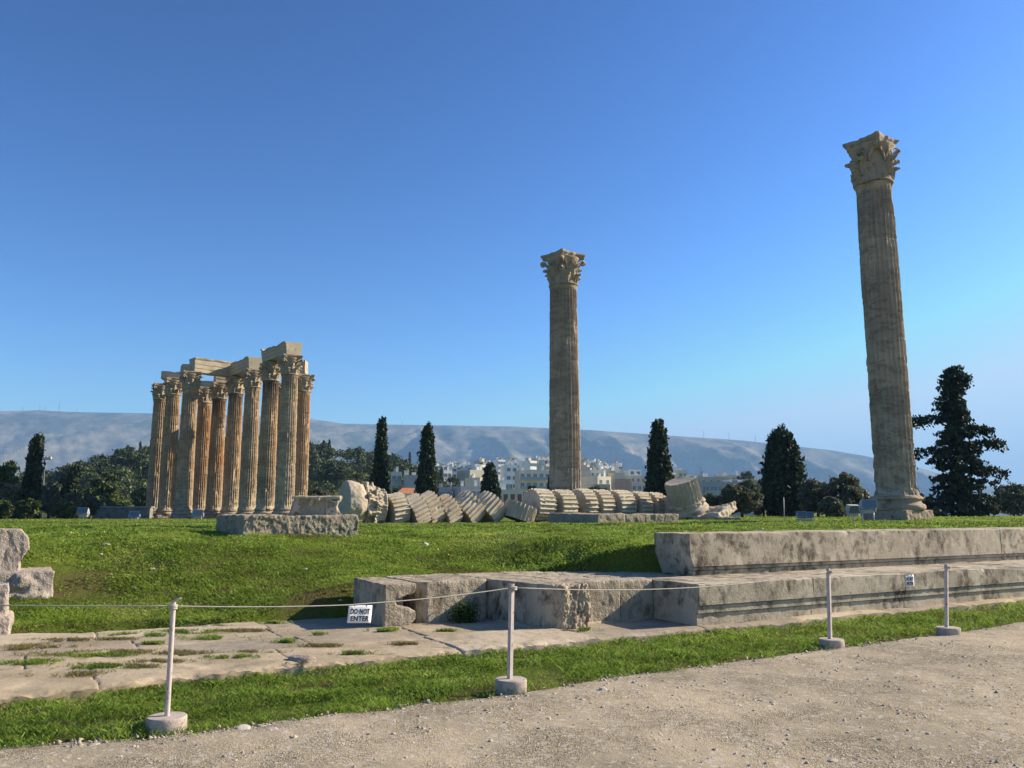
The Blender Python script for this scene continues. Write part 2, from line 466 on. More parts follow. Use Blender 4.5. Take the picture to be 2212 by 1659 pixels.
xs = grade([(-9000, -1000, 1000), (-1000, -320, 60), (-320, -60, 10), (-60, -14, 1.6), (-14, 18, .14), (18, 60, 1.6), (60, 320, 14), (320, 1000, 60), (1000, 9000, 1000)])
ys = grade([(-300, -20, 40), (-20, 3, 2), (3, 24, .14), (24, 60, .6), (60, 130, 2.5), (130, 480, 8), (480, 1600, 40), (1600, 9000, 700)])
XX, YY = np.meshgrid(xs, ys)
ZZ = ground_z(XX, YY)
nx, ny = len(xs), len(ys)
V = np.stack([XX.ravel(), YY.ravel(), ZZ.ravel()], 1)
ii, jj = np.meshgrid(np.arange(nx - 1), np.arange(ny - 1))
k = (jj * nx + ii).ravel()
F = np.stack([k, k + 1, k + nx + 1, k + nx], 1)
tag(obj('ground', fast_mesh('ground', V, F), M['ground']), kind='structure')

# the path's far edge, from the photograph: X, Y pairs
PE = np.array([(-14, 1.2), (-6, 5.1), (-3.66, 6.22), (-2.72, 6.46), (-2.12, 6.82), (-.11, 7.92), (.9, 8.6), (3.7, 10.35), (7.63, 12.9), (12, 16.0), (30, 28.0), (60, 46)])
def path_edge(X):
    X = np.asarray(X, float)
    return np.interp(X, PE[:, 0], PE[:, 1]) + .10 * n2(X, X * 0, 1.1, 9.0, 4) + .035 * n2(X, X * 0, 7.0, 2.0, 3)
px_ = grade([(-14, -7, .2), (-7, 12, .05), (12, 40, .3)])
tt = np.concatenate([[0], .1 * np.arange(1, 6) / 5, np.linspace(.2, 12, 90), [30]])
VX = np.repeat(px_[:, None], len(tt), 1)
VY = path_edge(px_)[:, None] - tt[None, :]
VZ = .004 + .02 * sstep(tt / .25)[None, :] + .012 * n2(VX, VY, .8, 4.4) * sstep(tt / .5)[None, :] + .008 * n2(VX, VY, 4.5, 8.4)* sstep(tt / .3)[None, :]
V = np.stack([VX.ravel(), VY.ravel(), VZ.ravel()], 1); nt = len(tt)
ii, jj = np.meshgrid(np.arange(len(px_) - 1), np.arange(nt - 1), indexing='ij'); k = (ii * nt + jj).ravel()
F = np.stack([k, k + 1, k + nt + 1, k + nt], 1)
tag(obj('path', fast_mesh('path', V, F), M['path']), kind='structure')

# stone pavement before the steps
pa = grade([(-15, -9, .08), (-9, 1.0, .02), (1.0, 16, .1)]); pq = np.concatenate([[0, 0, .01, .02], np.arange(.04, 4.2, .02)])
def slab_id(a, q):
    row = np.digitize(q, [1.0, 1.95, 2.9])
    offs = np.array([.0, .7, .25, 1.1])[row]; ln = np.array([1.9, 1.5, 1.7, 2.1])[row]
    kk = np.floor((a + offs) / ln)
    fa = (a + offs) / ln - kk
    da = np.minimum(fa, 1 - fa) * ln
    dq = np.min(np.abs(np.stack([q - v for v in (1.0, 1.95, 2.9)])), 0)
    return row * 31 + kk, np.minimum(da, dq)
AA, QQ0 = np.meshgrid(pa, pq, indexing='ij')
fe = -.16 + .06 * n2(pa, pa * 0, 1.3, 1.0, 4) + .10 * np.clip(n2(np.floor(pa / 1.9) * 3.3, pa * 0, 1.0, 4.0, 1), -.6, .6)
fe = fe - .16 * sstep((-pa - 7.0) / .4)
be = 3.55 + .22 * n2(pa, pa * 0, .8, 6.0, 4) + .5 * sstep((-pa - 7) / 2)
QQ = fe[:, None] + QQ0 / 4.2 * (be - fe)[:, None]
sid, dj = slab_id(AA + .025 * n2(AA, QQ, 2, 3), QQ + .025 * n2(AA, QQ, 2, 9))
hsh = (np.sin(sid * 12.9898) * 43758.5453) % 1
Z = .085 + .022 * (hsh - .5) - .016 * np.exp(-(dj / .011) ** 2) + .006 * n2(AA, QQ, 1.2, 3.3) + .003 * n2(AA, QQ, 9, 5.3)
pit = np.clip(n2(AA, QQ, .9, 12.5, 4) - .28, 0, 1); Z -= .04 * pit
edge = sstep((QQ - fe[:, None]) / .12); Z -= .03 * (1 - edge) * (1 + n2(AA, QQ, 6, 1))
Z[:, 0] = -.08
PX, PY = xy(AA, QQ)
V = np.stack([PX.ravel(), PY.ravel(), Z.ravel()], 1); nq = len(pq)
ii, jj = np.meshgrid(np.arange(len(pa) - 1), np.arange(nq - 1), indexing='ij'); k = (ii * nq + jj).ravel()
F = np.stack([k, k + nq, k + nq + 1, k + 1], 1)
me_ = fast_mesh('pavement', V, F); at_ = me_.attributes.new('slab', 'FLOAT', 'POINT'); at_.data.foreach_set('value', hsh.ravel().astype(np.float32))
tag(obj('pavement', me_, M['pave'], angle=40), kind='structure')

# mountain ridge line of the photograph
RL = np.array([(-1400, 905), (-600, 895), (-200, 890), (0, 889), (80, 886), (150, 890), (330, 893), (500, 897), (660, 903), (740, 915), (900, 918), (1100, 921), (1190, 925), (1260, 928), (1420, 939), (1600, 951), (1720, 964), (1800, 973), (1870, 985), (1990, 1012), (2100, 1042), (2212, 1064), (2500, 1085), (3600, 1092)], float)
mu = np.linspace(-1400, 3600, 900); ms = np.linspace(0, 1.25, 150)
YB, YR = 3500.0, 5200.0
U, S = np.meshgrid(mu, ms, indexing='ij')
rp = np.interp(mu, RL[:, 0], RL[:, 1])
tanr = np.array([ray(0, y)[1] for y in rp]); slx = np.array([ray(u, y)[0] for u, y in zip(mu, rp)])
MY = YB + (YR - YB) * S
MX = slx[:, None] * MY
ridge = tanr[:, None] * YR + EYE
prof = np.where(S <= 1, 1 - (1 - np.clip(S, 0, 1)) ** 1.35, 1 - (S - 1) * .55)
skew = (MX + 0.75 * (YR - MY) * np.where(U < 900, 1.0, -.55) )
sp = np.clip(np.abs(n2(skew, MY * .18, 1 / 640.0, 2.2, 3)) * 2.0, 0, 1.2)
env = np.clip(S * 3, 0, 1) * np.clip((1.0 - S) * 2.2, 0, 1)
MZ = ridge * prof - env * 250 * np.minimum(sp, 1.0 + .2 * sp) - env * 42 * (n2(MX, MY, 1 / 190.0, 7.0, 4) + .5) - 30 * (S < .02)
V = np.stack([MX.ravel(), MY.ravel(), MZ.ravel()], 1); nm = len(ms)
ii, jj = np.meshgrid(np.arange(len(mu) - 1), np.arange(nm - 1), indexing='ij'); k = (ii * nm + jj).ravel()
F = np.stack([k, k + nm, k + nm + 1, k + 1], 1)
tag(obj('mountain', fast_mesh('mountain', V, F), M['mountain']), kind='structure')

def build_haze():
    t = bpy.data.materials.new('haze_air'); t.use_nodes = True; nt_ = t.node_tree
    for n_ in list(nt_.nodes): nt_.nodes.remove(n_)
    pv = nt_.nodes.new("ShaderNodeVolumePrincipled"); out = nt_.nodes.new("ShaderNodeOutputMaterial")
    pv.inputs["Color"].default_value = (.33, .60, 1.0, 1); pv.inputs["Density"].default_value = HAZE_DENSITY
    pv.inputs["Anisotropy"].default_value = 0.1
    nt_.links.new(pv.outputs[0], out.inputs["Volume"])
    mb = MB(); mb.box((0, 4000, 400), (30000, 13000, 900))
    mb.v = [(x, y, -32.0 if z < 0 else 690.0) for x, y, z in mb.v]
    tag(mb.build('haze', t), kind='stuff')

# ------------------------------------------------------------------ columns
RB, RT, HT = .90, .785, 17.25
Z_SH0, Z_SH1 = 1.10, 15.05

def shaft_mesh(seed, nth=8, nz=120, ero=1.0, scale=1.0, left_bite=0.0):
    n = 24 * nth
    th = np.arange(n) * 2 * math.pi / n
    zs = np.linspace(Z_SH0, Z_SH1, nz)
    T, Zg = np.meshgrid(th, zs)
    u = (Zg - Z_SH0) / (Z_SH1 - Z_SH0)
    R = (RB + (RT - RB) * (u ** 1.25)) * scale
    R = R + .11 * np.exp(-(Zg - Z_SH0) / .13) + .06 * np.exp(-(Z_SH1 - Zg) / .08)
    dj = np.floor(Zg / 1.13); rs = np.random.RandomState(int(seed) + 3); tw = rs.uniform(-.012, .012, 40)[dj.astype(int)]; rr = rs.uniform(-.012, .012, 40)[dj.astype(int)]
    x = ((T + tw) * 24 / (2 * math.pi)) % 1.0; x = 2 * x - 1
    fl = np.where(np.abs(x) < .84, np.sqrt(np.clip(1 - (x / .84) ** 2, 0, 1)), 0)
    fade = sstep((Zg - Z_SH0 - .12) / .25) * sstep((Z_SH1 - .18 - Zg) / .2)
    r = R + rr - .10 * fl * fade
    pnt = np.stack([(np.cos(T) * 1.0).ravel(), (np.sin(T) * 1.0).ravel(), Zg.ravel()], 1) + seed * 7.7
    e1 = fbm(pnt * np.array([2.2, 2.2, .9]), 4).reshape(T.shape)
    e2 = fbm(pnt * np.array([9, 9, 3.5]), 3).reshape(T.shape)
    e3 = fbm(pnt * np.array([1.2, 1.2, .35]) + 91, 3).reshape(T.shape)
    lowb = .035 * sstep((5.5 - Zg) / 5) + .0
    dep = np.clip(.045 * e1 + .03 * e2 + lowb - .012, 0, .10) * ero + np.clip(e3 - .42, 0, 1) * .25 * ero
    r = np.minimum(r, R - dep)
    frac = Zg / 1.13 - dj; jd = np.minimum(frac, 1 - frac) * 1.13
    r = r - (.022 + .03 * np.clip(e2, 0, 1)) * np.exp(-(jd / .035) ** 2)
    r = r - np.clip(e1 - .55, 0, 1) * .12 * ero - .006 * e2
    if left_bite:
        ang = np.cos(T - math.radians(left_bite))
        r = r - np.clip(ang - .55, 0, 1) * (.10 + .16 * np.clip(e1 + .25, 0, 1)) * 1.2 * sstep((11.5 - Zg) / 8)
    V = np.stack([(r * np.cos(T)).ravel(), (r * np.sin(T)).ravel(), Zg.ravel()], 1)
    ii, jj = np.meshgrid(np.arange(n), np.arange(nz - 1)); i2 = (ii + 1) % n
    F = np.stack([(jj * n + ii).ravel(), (jj * n + i2).ravel(), ((jj + 1) * n + i2).ravel(), ((jj + 1) * n + ii).ravel()], 1)
    return fast_mesh('shaft', V, F)

def base_mesh(seed, nth=64, ero=1.0):
    prof = [(1.0, .48), (1.17, .49), (1.235, .55), (1.26, .62), (1.235, .69), (1.17, .745), (1.08, .755), (1.075, .775), (1.015, .80), (.985, .84), (.99, .885), (1.03, .905), (1.04, .92),
            (1.09, .935), (1.125, .985), (1.09, 1.035), (1.03, 1.05), (1.03, 1.075), (.97, 1.085), (.9, 1.10)]
    pr = []
    for (r0, z0), (r1, z1) in zip(prof[:-1], prof[1:]):
        for s in (0, .5): pr.append((r0 + (r1 - r0) * s, z0 + (z1 - z0) * s))
    pr.append(prof[-1])
    mb = MB(); mb.lathe([(RB + .04 + (r_ - RB) * .66, z_) for r_, z_ in pr], nth); me = mb.mesh('base')
    V = co(me); a = np.arctan2(V[:, 1], V[:, 0])
    e = fbm(V * 1.5 + seed * 3.1, 3); e2 = fbm(V * 5 + seed, 3)
    k = 1 - ero * (np.clip(e - .15, 0, 1) * .45 + .02 * np.abs(e2))
    V[:, :2] *= k[:, None]; setco(me, V); return me

def plinth_mesh(seed, ero=1.0, h=.50, voxel=.06, w=2.2):
    mb = MB(); mb.box((0, 0, h / 2), (w, w, h))
    me = remesh(mb, voxel, 'plinth'); V = co(me)
    e = fbm(V * 1.1 + seed * 5.3, 4); e2 = fbm(V * 6 + seed, 3)
    c = np.maximum(np.abs(V[:, 0]), np.abs(V[:, 1])); cor = np.minimum(np.abs(V[:, 0]), np.abs(V[:, 1]))
    k = 1 - ero * (np.clip(e + .1, 0, 1) * .22 * sstep((cor - .5) / .8) + np.clip(e - .1, 0, 1) * .12 + .02 * e2)
    V[:, :2] *= k[:, None]; setco(me, V); return me

def capital_parts(seed, res=1.0, ero=1.0, lose=(), reach=.92):
    """Corinthian bell with two rows of acanthus leaves and corner volutes; local z from 0 to 1.78, abacus above"""
    mb = MB(); rng = random.Random(seed)
    n = int(48 * res)
    bell = [(.80, 0), (.86, .03), (.875, .07), (.85, .11), (.79, .13), (.775, .3), (.775, .7), (.79, 1.1), (.83, 1.4), (.90, 1.62), (.99, 1.74), (.97, 1.80)]
    mb.lathe(bell, n)
    def leaf(ang, z0, h, w, out, curl, thick=.05):
        nu, nv = max(7, int(9 * res)), max(9, int(13 * res))
        V = []; F = []
        for side in (0, 1):
            for j in range(nv):
                s = j / (nv - 1)
                if s < .72: zz = z0 + h * s / .72 * .93; rad = .80 + .05 * s + out * (s / .72) ** 3 * .55
                else:
                    c = (s - .72) / .28 * curl
                    rad = .836 + out * .55 + out * .45 * math.sin(min(c, math.pi) ) ** 1 * .9 + .05 * c
                    zz = z0 + h * .93 + h * .10 * math.sin(c * 1.0) - h * .13 * (1 - math.cos(c))
                lob = 1 + .16 * math.cos(s * 4.5 * 2 * math.pi)
                wid = w * (.62 + .55 * s * (1 - s) * 2.2) * (1 if s < .7 else 1 - (s - .7) / .3 * .62) * lob
                for i in range(nu):
                    x = 2 * i / (nu - 1) - 1
                    rr = rad + .05 * math.sin(math.pi * min(s, 1)) - .10 * x * x * (1 + s) + .05 * (1 - abs(x)) ** 2 + .03 * math.cos(x * 11) - (thick if side else 0)
                    A = ang + x * wid / .85
                    V.append((rr * math.cos(A), rr * math.sin(A), zz - .05 * abs(x) * h))
        o = nu * nv
        for j in range(nv - 1):
            for i in range(nu - 1):
                a = j * nu + i
                F.append((a, a + 1, a + nu + 1, a + nu)); F.append((o + a, o + a + nu, o + a + nu + 1, o + a + 1))
        for j in range(nv - 1):
            a = j * nu; F.append((a, a + nu, o + a + nu, o + a)); a = j * nu + nu - 1; F.append((a, o + a, o + a + nu, a + nu))
        a = (nv - 1) * nu
        for i in range(nu - 1): F.append((a + i, a + i + 1, o + a + i + 1, o + a + i))
        mb.add(V, F)
    for k in range(8):
        if ('low', k) not in lose: leaf(k * math.pi / 4 + math.pi / 8, .12, .62, .31, .15, 2.6)
    for k in range(8):
        if ('high', k) not in lose: leaf(k * math.pi / 4, .35, .88, .29, .21, 2.6)
    for k in range(4):                                   # corner volutes
        A = math.pi / 4 + k * math.pi / 2
        if ('vol', k) in lose: continue
        for sgn in (-1, 1):
            pts = []; rad = []
            for j in range(12):
                s = j / 11
                r = .84 + .08 * s + (1.42 * reach - .92) * s ** 2.2; zz = .95 + .72 * s ** .75
                B = A + sgn * (.36 * (1 - s) ** 1.2 + .045)
                pts.append((r * math.cos(B), r * math.sin(B), zz)); rad.append(.055 + .015 * s)
            cx, cz = 1.33 * reach, 1.50                          # curl back under the abacus corner
            for j in range(1, 15):
                c = j / 14 * 2 * math.pi * 1.35; q = .17 * (1 - j / 17)
                r = cx + q * math.sin(c) ; zz = cz + q * math.cos(c)
                B = A + sgn * .045
                pts.append((r * math.cos(B), r * math.sin(B), zz)); rad.append(.06 * (1 - .4 * j / 14))
            mb.tube(pts, rad, 6)
        # helices on each face
    for k in range(4):
        A = k * math.pi / 2
        if 'hel' in lose: continue
        for sgn in (-1, 1):
            pts = []; rad = []
            for j in range(8):
                s = j / 7; B = A + sgn * (.33 - .20 * s); r = .84 + .10 * s * s
                pts.append((r * math.cos(B), r * math.sin(B), 1.0 + .52 * s)); rad.append(.045)
            for j in range(1, 10):
                c = j / 9 * 2 * math.pi; q = .10 * (1 - j / 12)
                B = A + sgn * (.13 - (q * math.sin(c)) / .95); 
                pts.append((.955 * math.cos(B), .955 * math.sin(B), 1.45 + q * math.cos(c))); rad.append(.04)
            mb.tube(pts, rad, 6)
    # abacus: concave sides, cut corners
    ab = MB(); ring = []
    m = max(8, int(12 * res))
    for k in range(4):
        A0 = -math.pi / 4 + k * math.pi / 2
        p0 = np.array([math.cos(A0), math.sin(A0)]) * 1.62 * reach; p1 = np.array([math.cos(A0 + math.pi / 2), math.sin(A0 + math.pi / 2)]) * 1.62 * reach
        d = (p1 - p0) / np.linalg.norm(p1 - p0); mid = np.array([math.cos(A0 + math.pi / 4), math.sin(A0 + math.pi / 4)])
        for j in range(m + 1):
            s = .055 + .89 * j / m
            ring.append(p0 + (p1 - p0) * s - mid * .21 * reach * math.sin(math.pi * s) + mid * (.10 * math.exp(-((s - .5) / .07) ** 2)))
    ring = np.array(ring); N = len(ring)
    prof = [(.90, 1.77), (.93, 1.80), (.93, 1.90), (.955, 1.93), (1.0, 2.0), (1.0, 2.10), (.985, 2.115)]
    VV = []; FF = []
    for s, z in prof: VV += [(p[0] * s, p[1] * s, z) for p in ring]
    for i in range(len(prof) - 1):
        for k in range(N): FF.append((i * N + k, i * N + (k + 1) % N, (i + 1) * N + (k + 1) % N, (i + 1) * N + k))
    VV += [(0, 0, prof[0][1]), (0, 0, prof[-1][1])]; c0 = len(VV) - 2
    for k in range(N):
        FF.append((k, c0, (k + 1) % N)); FF.append(((len(prof) - 1) * N + k, (len(prof) - 1) * N + (k + 1) % N, c0 + 1))
    ab.add(VV, FF)
    out = []
    for b, nm in ((mb, 'capital'), (ab, 'abacus')):
        me = b.mesh(nm); V = co(me)
        e = np.stack([fbm(V * 2.3 + seed * 2.1 + i * 31, 3) for i in range(3)], 1)
        V += e * .035 * ero
        rr = np.hypot(V[:, 0], V[:, 1]); ch = fbm(V * 1.3 + seed * 9.2, 3)
        kk = 1 - np.clip(ch - .12, 0, 1) * .5 * ero * sstep((rr - .9) / .4)
        V[:, :2] *= kk[:, None]; setco(me, V); out.append(me)
    return out

def column(name, loc, rot, label, group, meshes, colr=(0, 0, 0, 1), sc=(1.09, 1.09, 1), cat='column', sm='column'):
    e = empty(name, loc, label, cat, group, rot); e.scale = sc
    pl, ba, sh, ca, ab = meshes
    obj('plinth', pl, M['capital'], e, angle=50)
    obj('base', ba, M['capital'], e)
    s = obj('shaft', sh, M[sm], e); s.color = colr
    c = obj('capital', ca, M['capital'], e, (0, 0, Z_SH1 + .02), angle=60)
    obj('abacus', ab, M['capital'], c, angle=50)
    return e

CROT = math.radians(35)
def at_top(px, py, basez, h):      # ground distance at which a thing of height h standing on basez shows its top at py
    return (basez + h - EYE) / ray(px, py)[1]

# the column on the right
D = 35.0; x = ray(1937, 1105)[0] * D
ca = capital_parts(5, 1.5, 1.5, reach=.83, lose=(('low', 5), ('low', 4), ('vol', 1), ('high', 5)))
column('marble_column', (x, D, gz(x, D) - .02), CROT, 'tallest weathered column standing alone beside the ragged conifer at the right', 'standing temple columns',
       (plinth_mesh(2, 1.6, voxel=.04, w=2.08), base_mesh(2, 96, 1.3), shaft_mesh(2.3, 10, 300, 1.15, .985, left_bite=135), ca[0], ca[1]), (.12, .0, 0, 1), (.965, .965, .975), sm='column_grey')
# the column in the middle
D = 51.0; x = ray(1221, 1050)[0] * D
ca = capital_parts(11, 1.3, .7, reach=.89)
column('marble_column', (x, D, .98), CROT + .06, 'lone column standing behind the row of fallen drums', 'standing temple columns',
       (plinth_mesh(4, 1.0), base_mesh(4, 64, 1.0), shaft_mesh(5.1, 10, 260, .8, 1.03), ca[0], ca[1]), (.22, .15, 0, 1), (1.07, 1.07, .985), sm='column_grey')

# the group on the left: px of foot, px and py of capital top, rust, soot
def crop(x, y): return (500 + x / 1.843) * .54, (1300 + y / 1.843) * .54
GROUP = [
    (207, 255, 433, .5, .0, 'leftmost column of the temple group with a worn lumpy capital'),
    (298, 355, 392, .6, .2, 'second column from the left in the temple group, below a short end block'),
    (425, 467, 345, .45, .0, 'third column from the left in the temple group, its right base broken into two lumps'),
    (540, 590, 460, .9, .0, 'short looking rust coloured column showing its capital in the gap below the long architrave'),
    (648, 697, 425, .95, .9, 'darkest rust column standing just right of the gap in the temple group'),
    (770, 815, 383, .7, .8, 'column with blackened capital under the right end of the long architrave'),
    (895, 938, 332, .4, .1, 'clean lit column bearing the front end of the middle architrave'),
    (1030, 1075, 275, .5, .9, 'soot topped column bearing the far end of the highest architrave'),
    (1172, 1225, 225, .2, .25, 'nearest and tallest looking column of the group, below the highest architrave end'),
    (1278, 1318, 372, .85, .0, 'orange column half hidden at the right edge of the temple group'),
    (1128, 1152, 372, .85, .1, 'rust column mostly hidden between the two columns of the highest architrave'),
]
VAR = []
for s in range(3):
    ca = capital_parts(20 + s, .8, 1.1, lose=(('low', s), ('high', s + 3)))
    VAR.append((plinth_mesh(20 + s, 1.1, voxel=.08), base_mesh(20 + s, 40, 1.0), shaft_mesh(20.7 + s, 8, 130, 1.25), ca[0], ca[1]))
protos = {}
CP = []
for i, (xb, xt, yt, rust, soot, lab) in enumerate(GROUP):
    bx, _ = crop(xb, 1400); tx, ty = crop(xt, yt)
    D = (HT) / (ray(tx, ty)[1] + .0072) + {9: -.5, 10: 5.7}.get(i, 0)
    x = ray((bx + tx * 0) , 1118)[0] * D
    z = EYE - .0072 * D
    v = i % 3
    if v not in protos:
        e = column('marble_column', (x, D, z), TH, lab, 'standing temple columns', VAR[v]); protos[v] = e
    else:
        e = copy_tree(protos[v]); e['label'] = lab
        e.location = (x, D, z)
        e.rotation_euler = (0, 0, TH + math.pi / 2 * (i % 4))
    for c in bpy.data.objects:
        if c.parent == e and c.name.startswith('shaft'): c.color = (rust, soot, 0, 1)
    CP.append(np.array([x, D, z + HT]))

def beam(p0, p1, w, h, label, ext=(0, 0), seed=1.0, z=None, prof=True):
    """an architrave block from p0 to p1 resting on abaci, three fascias on each long side"""
    p0 = np.array(p0, float); p1 = np.array(p1, float)
    zt = max(p0[2], p1[2]) - .01 if z is None else z
    d = p1[:2] - p0[:2]; L = np.linalg.norm(d); d /= L; nn = np.array([-d[1], d[0]])
    a0, a1 = -ext[0], L + ext[1]
    if prof: half = [(-w * .42, 0), (-w * .42, h * .26), (-w * .45, h * .27), (-w * .45, h * .54), (-w * .48, h * .55), (-w * .48, h * .84), (-w * .5, h * .87), (-w * .54, h * .93), (-w * .54, h)]
    else: half = [(-w * .5, 0), (-w * .5, h * .5), (-w * .5, h)]
    pr = half + [(-a, b) for a, b in half[::-1]]
    ns = max(6, int((a1 - a0) / .25)); mb = MB(); V = []; F = []; m = len(pr)
    for i in range(ns + 1):
        s = a0 + (a1 - a0) * i / ns
        for a, b in pr: V.append((d[0] * s + nn[0] * a, d[1] * s + nn[1] * a, b))
    for i in range(ns):
        for k in range(m): F.append((i * m + k, (i + 1) * m + k, (i + 1) * m + (k + 1) % m, i * m + (k + 1) % m))
    F.append(tuple(range(m))); F.append(tuple(ns * m + k for k in range(m - 1, -1, -1)))
    mb.add(V, F); me = mb.mesh('architrave_block')
    V = co(me); e = np.stack([fbm(V * .9 + seed * 4.4 + i * 7, 3) for i in range(3)], 1); V += .07 * e; V[:, 2] += .02; al_ = V[:, 0] * d[0] + V[:, 1] * d[1]; br = np.clip(fbm(np.stack([al_ * .45, al_ * 0 + .3 * V[:, 2], al_ * 0 + seed * 3.7], 1), 2) + .15, 0, 1) * sstep((V[:, 2] - h * .5) / (h * .5)); V[:, 2] -= .38 * br; setco(me, V)
    o = obj('architrave_block', me, M['beam'], None, (p0[0], p0[1], zt), angle=30)
    tag(o, label, 'architrave', 'architrave blocks on the temple group')
    return o

def off(p, dx=0, dy=0, dz=0): return np.array(p) + np.array([dx, dy, dz])
beam(CP[8], CP[7], 1.9, 1.45, 'highest architrave block bridging the two nearest columns of the group', (.8, .9), 1)
beam(CP[6], CP[5], 1.9, 1.45, 'architrave block with a pale end, running back to the right end of the long architrave', (.85, .2), 2)
p5 = off(CP[5], -.1, 1.1, 0); p2 = off(CP[2], 0, 0, 0)
zl = max(CP[2][2], CP[5][2]) - .02
beam(off(CP[2], .1, .6), off(CP[5], .5, 1.6), 1.6, 1.75, 'long sunlit architrave with stepped bands across the middle of the temple group', (.3, .0), 3, zl)
beam(off(CP[4], -.6, -.4), off(CP[4], 1.6, .9), 1.7, 1.45, 'shaded architrave stub above the darkest column', (0, .6), 4)
beam(off(CP[3], -1.2, .4), off(CP[3], 1.1, .4), 1.6, .95, 'small grey block on the short rust coloured column in the gap', (0, 0), 5, None, False)
beam(off(CP[1], -1.9, .9), off(CP[1], .9, 1.6), 1.7, .9, 'block on the second column from the left, end facing the camera', (0, 0), 6, None, False)
beam(off(CP[2], -1.5, .8), off(CP[2], .6, 2.0), 1.7, 1.05, 'block on the third column from the left, behind its capital', (0, 0), 7, None, False)
beam(off(CP[9], -.9, -.2), off(CP[9], .35, -.2), 1.5, 1.6, 'narrow upright block on the orange column at the right of the group', (0, 0), 8, None, False)

# ------------------------------------------------------------------ steps
def step_block(a0, a1, q1, z0, z1, q0, fr, label, seed, bite=0.0, group='moulded step blocks of the temple platform'):
    H = z1 - z0; rec = .03
    zb = [z1 - H * f for f in fr]
    key = [(q1, z0), (q0 + 2 * rec, z0), (q0 + 2 * rec, zb[1] - .004), (q0 + rec * 2 + .035, zb[1] + .008), (q0 + rec, zb[1] + .010), (q0 + rec, zb[0] - .004), (q0 + rec + .035, zb[0] + .008), (q0, zb[0] + .010), (q0, z1 - .012), (q0 + .012, z1), (q1, z1)]
    pr = []
    for i in range(len(key)):
        p, r = np.array(key[i]), np.array(key[(i + 1) % len(key)])
        n = max(1, int(np.linalg.norm(r - p) / (.03 if i not in (len(key) - 2, len(key) - 1) else .12)))
        pr += [p + (r - p) * j / n for j in range(n)]
    pr = np.array(pr); m = len(pr)
    al = np.linspace(a0 + .002, a1 - .002, max(4, int((a1 - a0) / .045)))
    A = np.repeat(al, m); Q = np.tile(pr[:, 0], len(al)); Z = np.tile(pr[:, 1], len(al))
    pnt = np.stack([A + seed * 0, Q, Z], 1)
    e = fbm(pnt * 3.2 + seed, 4); e2 = fbm(pnt * 14, 3)
    cy, cz = (q0 + q1) / 2, (z0 + z1) / 2
    k = (.003 * e2 + .012 * np.clip(e - .3, 0, 1) + .03 * np.clip(fbm(pnt * np.array([7, 7, 7]) + 40, 2) - .42, 0, 1))
    top = sstep((Z - z1 + .07) / .07) * sstep((q0 + .09 - Q) / .09)
    k = k + top * np.clip(fbm(pnt * 5 + 9, 3) - .12, 0, 1) * .035
    front = (Q < q0 + .12)
    Q = Q + np.where(front, k, 0); Z = Z - np.where(Z > z1 - .05, .6 * k + .006 * e, 0)
    Q = Q + np.where(front, .004 * math.sin(seed * 5), 0)
    if bite:
        d = np.exp(-(A - a0) / .22); lowz = sstep((z0 + H * .62 - Z) / (H * .6))
        A = A + bite * lowz * d * (1 + .5 * e); A = A + .03 * d * (1 + e) * sstep((Q - q0 - .2) / .3)
    X, Y = xy(A, Q)
    V = np.stack([X, Y, Z], 1)
    n = len(al); ii, jj = np.meshgrid(np.arange(n - 1), np.arange(m), indexing='ij'); j2 = (jj + 1) % m
    F = [tuple(f) for f in np.stack([(ii * m + jj).ravel(), (ii * m + j2).ravel(), ((ii + 1) * m + j2).ravel(), ((ii + 1) * m + jj).ravel()], 1)]
    F += [tuple(range(m - 1, -1, -1)), tuple((n - 1) * m + j for j in range(m))]
    o3 = np.array([*xy((a0 + a1) / 2, (q0 + q1) / 2), z0])
    me = bpy.data.meshes.new('step_block'); me.from_pydata([tuple(v) for v in (V - o3)], [], F); me.update()
    bm = bmesh.new(); bm.from_mesh(me); bmesh.ops.recalc_face_normals(bm, faces=bm.faces); bm.to_mesh(me); bm.free()
    o = obj('step_block', me, M['step'], None, tuple(o3), angle=28)
    return tag(o, label, 'stone block', group)

for (a0, a1, lab) in [(0.0, 2.35, 'leftmost lower step block, its dark left end facing the recess'), (2.35, 4.6, 'lower step block second from its left end, between the recess and the third pole'),
                      (4.6, 6.9, 'lower step block directly behind the hanging paper sign and third pole'), (6.9, 9.1, 'lower step block behind the farthest white pole'), (9.1, 15, 'lower step block running out of the picture at the right')]:
    step_block(a0, a1, 1.3, .075, .652, 0.0, (.526, .717), lab, a0 + 1.3)
for (a0, a1, lab, b) in [(.93, 2.75, 'upper step block at the left corner with an undercut broken left end', .09), (2.75, 5.3, 'upper step block with large grey patches right of the corner block', 0),
                         (5.3, 7.6, 'upper step block with two dark round stains', 0), (7.6, 9.6, 'upper step block above the farthest white pole', 0), (9.6, 15, 'upper step block running out of the picture at the right', 0)]:
    step_block(a0, a1, 2.12, .654, 1.32, 1.2, (.80, .89), lab, a0 + 5.1, b)

def poly_block(name, label, cat, poly, z0, z1, mat, voxel=.03, layers=((1.5, .03, 'n'), (7, .01, 'n')), seed=0.0, group=None, mb=None, mask=None):
    if mb is None: mb = MB(); mb.prism(poly, z0, z1)
    me = remesh(mb, voxel, name)
    weather(me, layers, seed, mask)
    V = co(me); o3 = np.array([V[:, 0].mean(), V[:, 1].mean(), V[:, 2].min()]); setco(me, V - o3)
    return tag(obj(name, me, M[mat], None, tuple(o3), angle=55), label, cat, group)

def aqpoly(*pts): return [xy(a, q) for a, q in pts]
GB = 'broken blocks left of the steps'
LY = ((1.3, .018, 'n'), (6, .008, 'n'), (18, .005, 'n'))
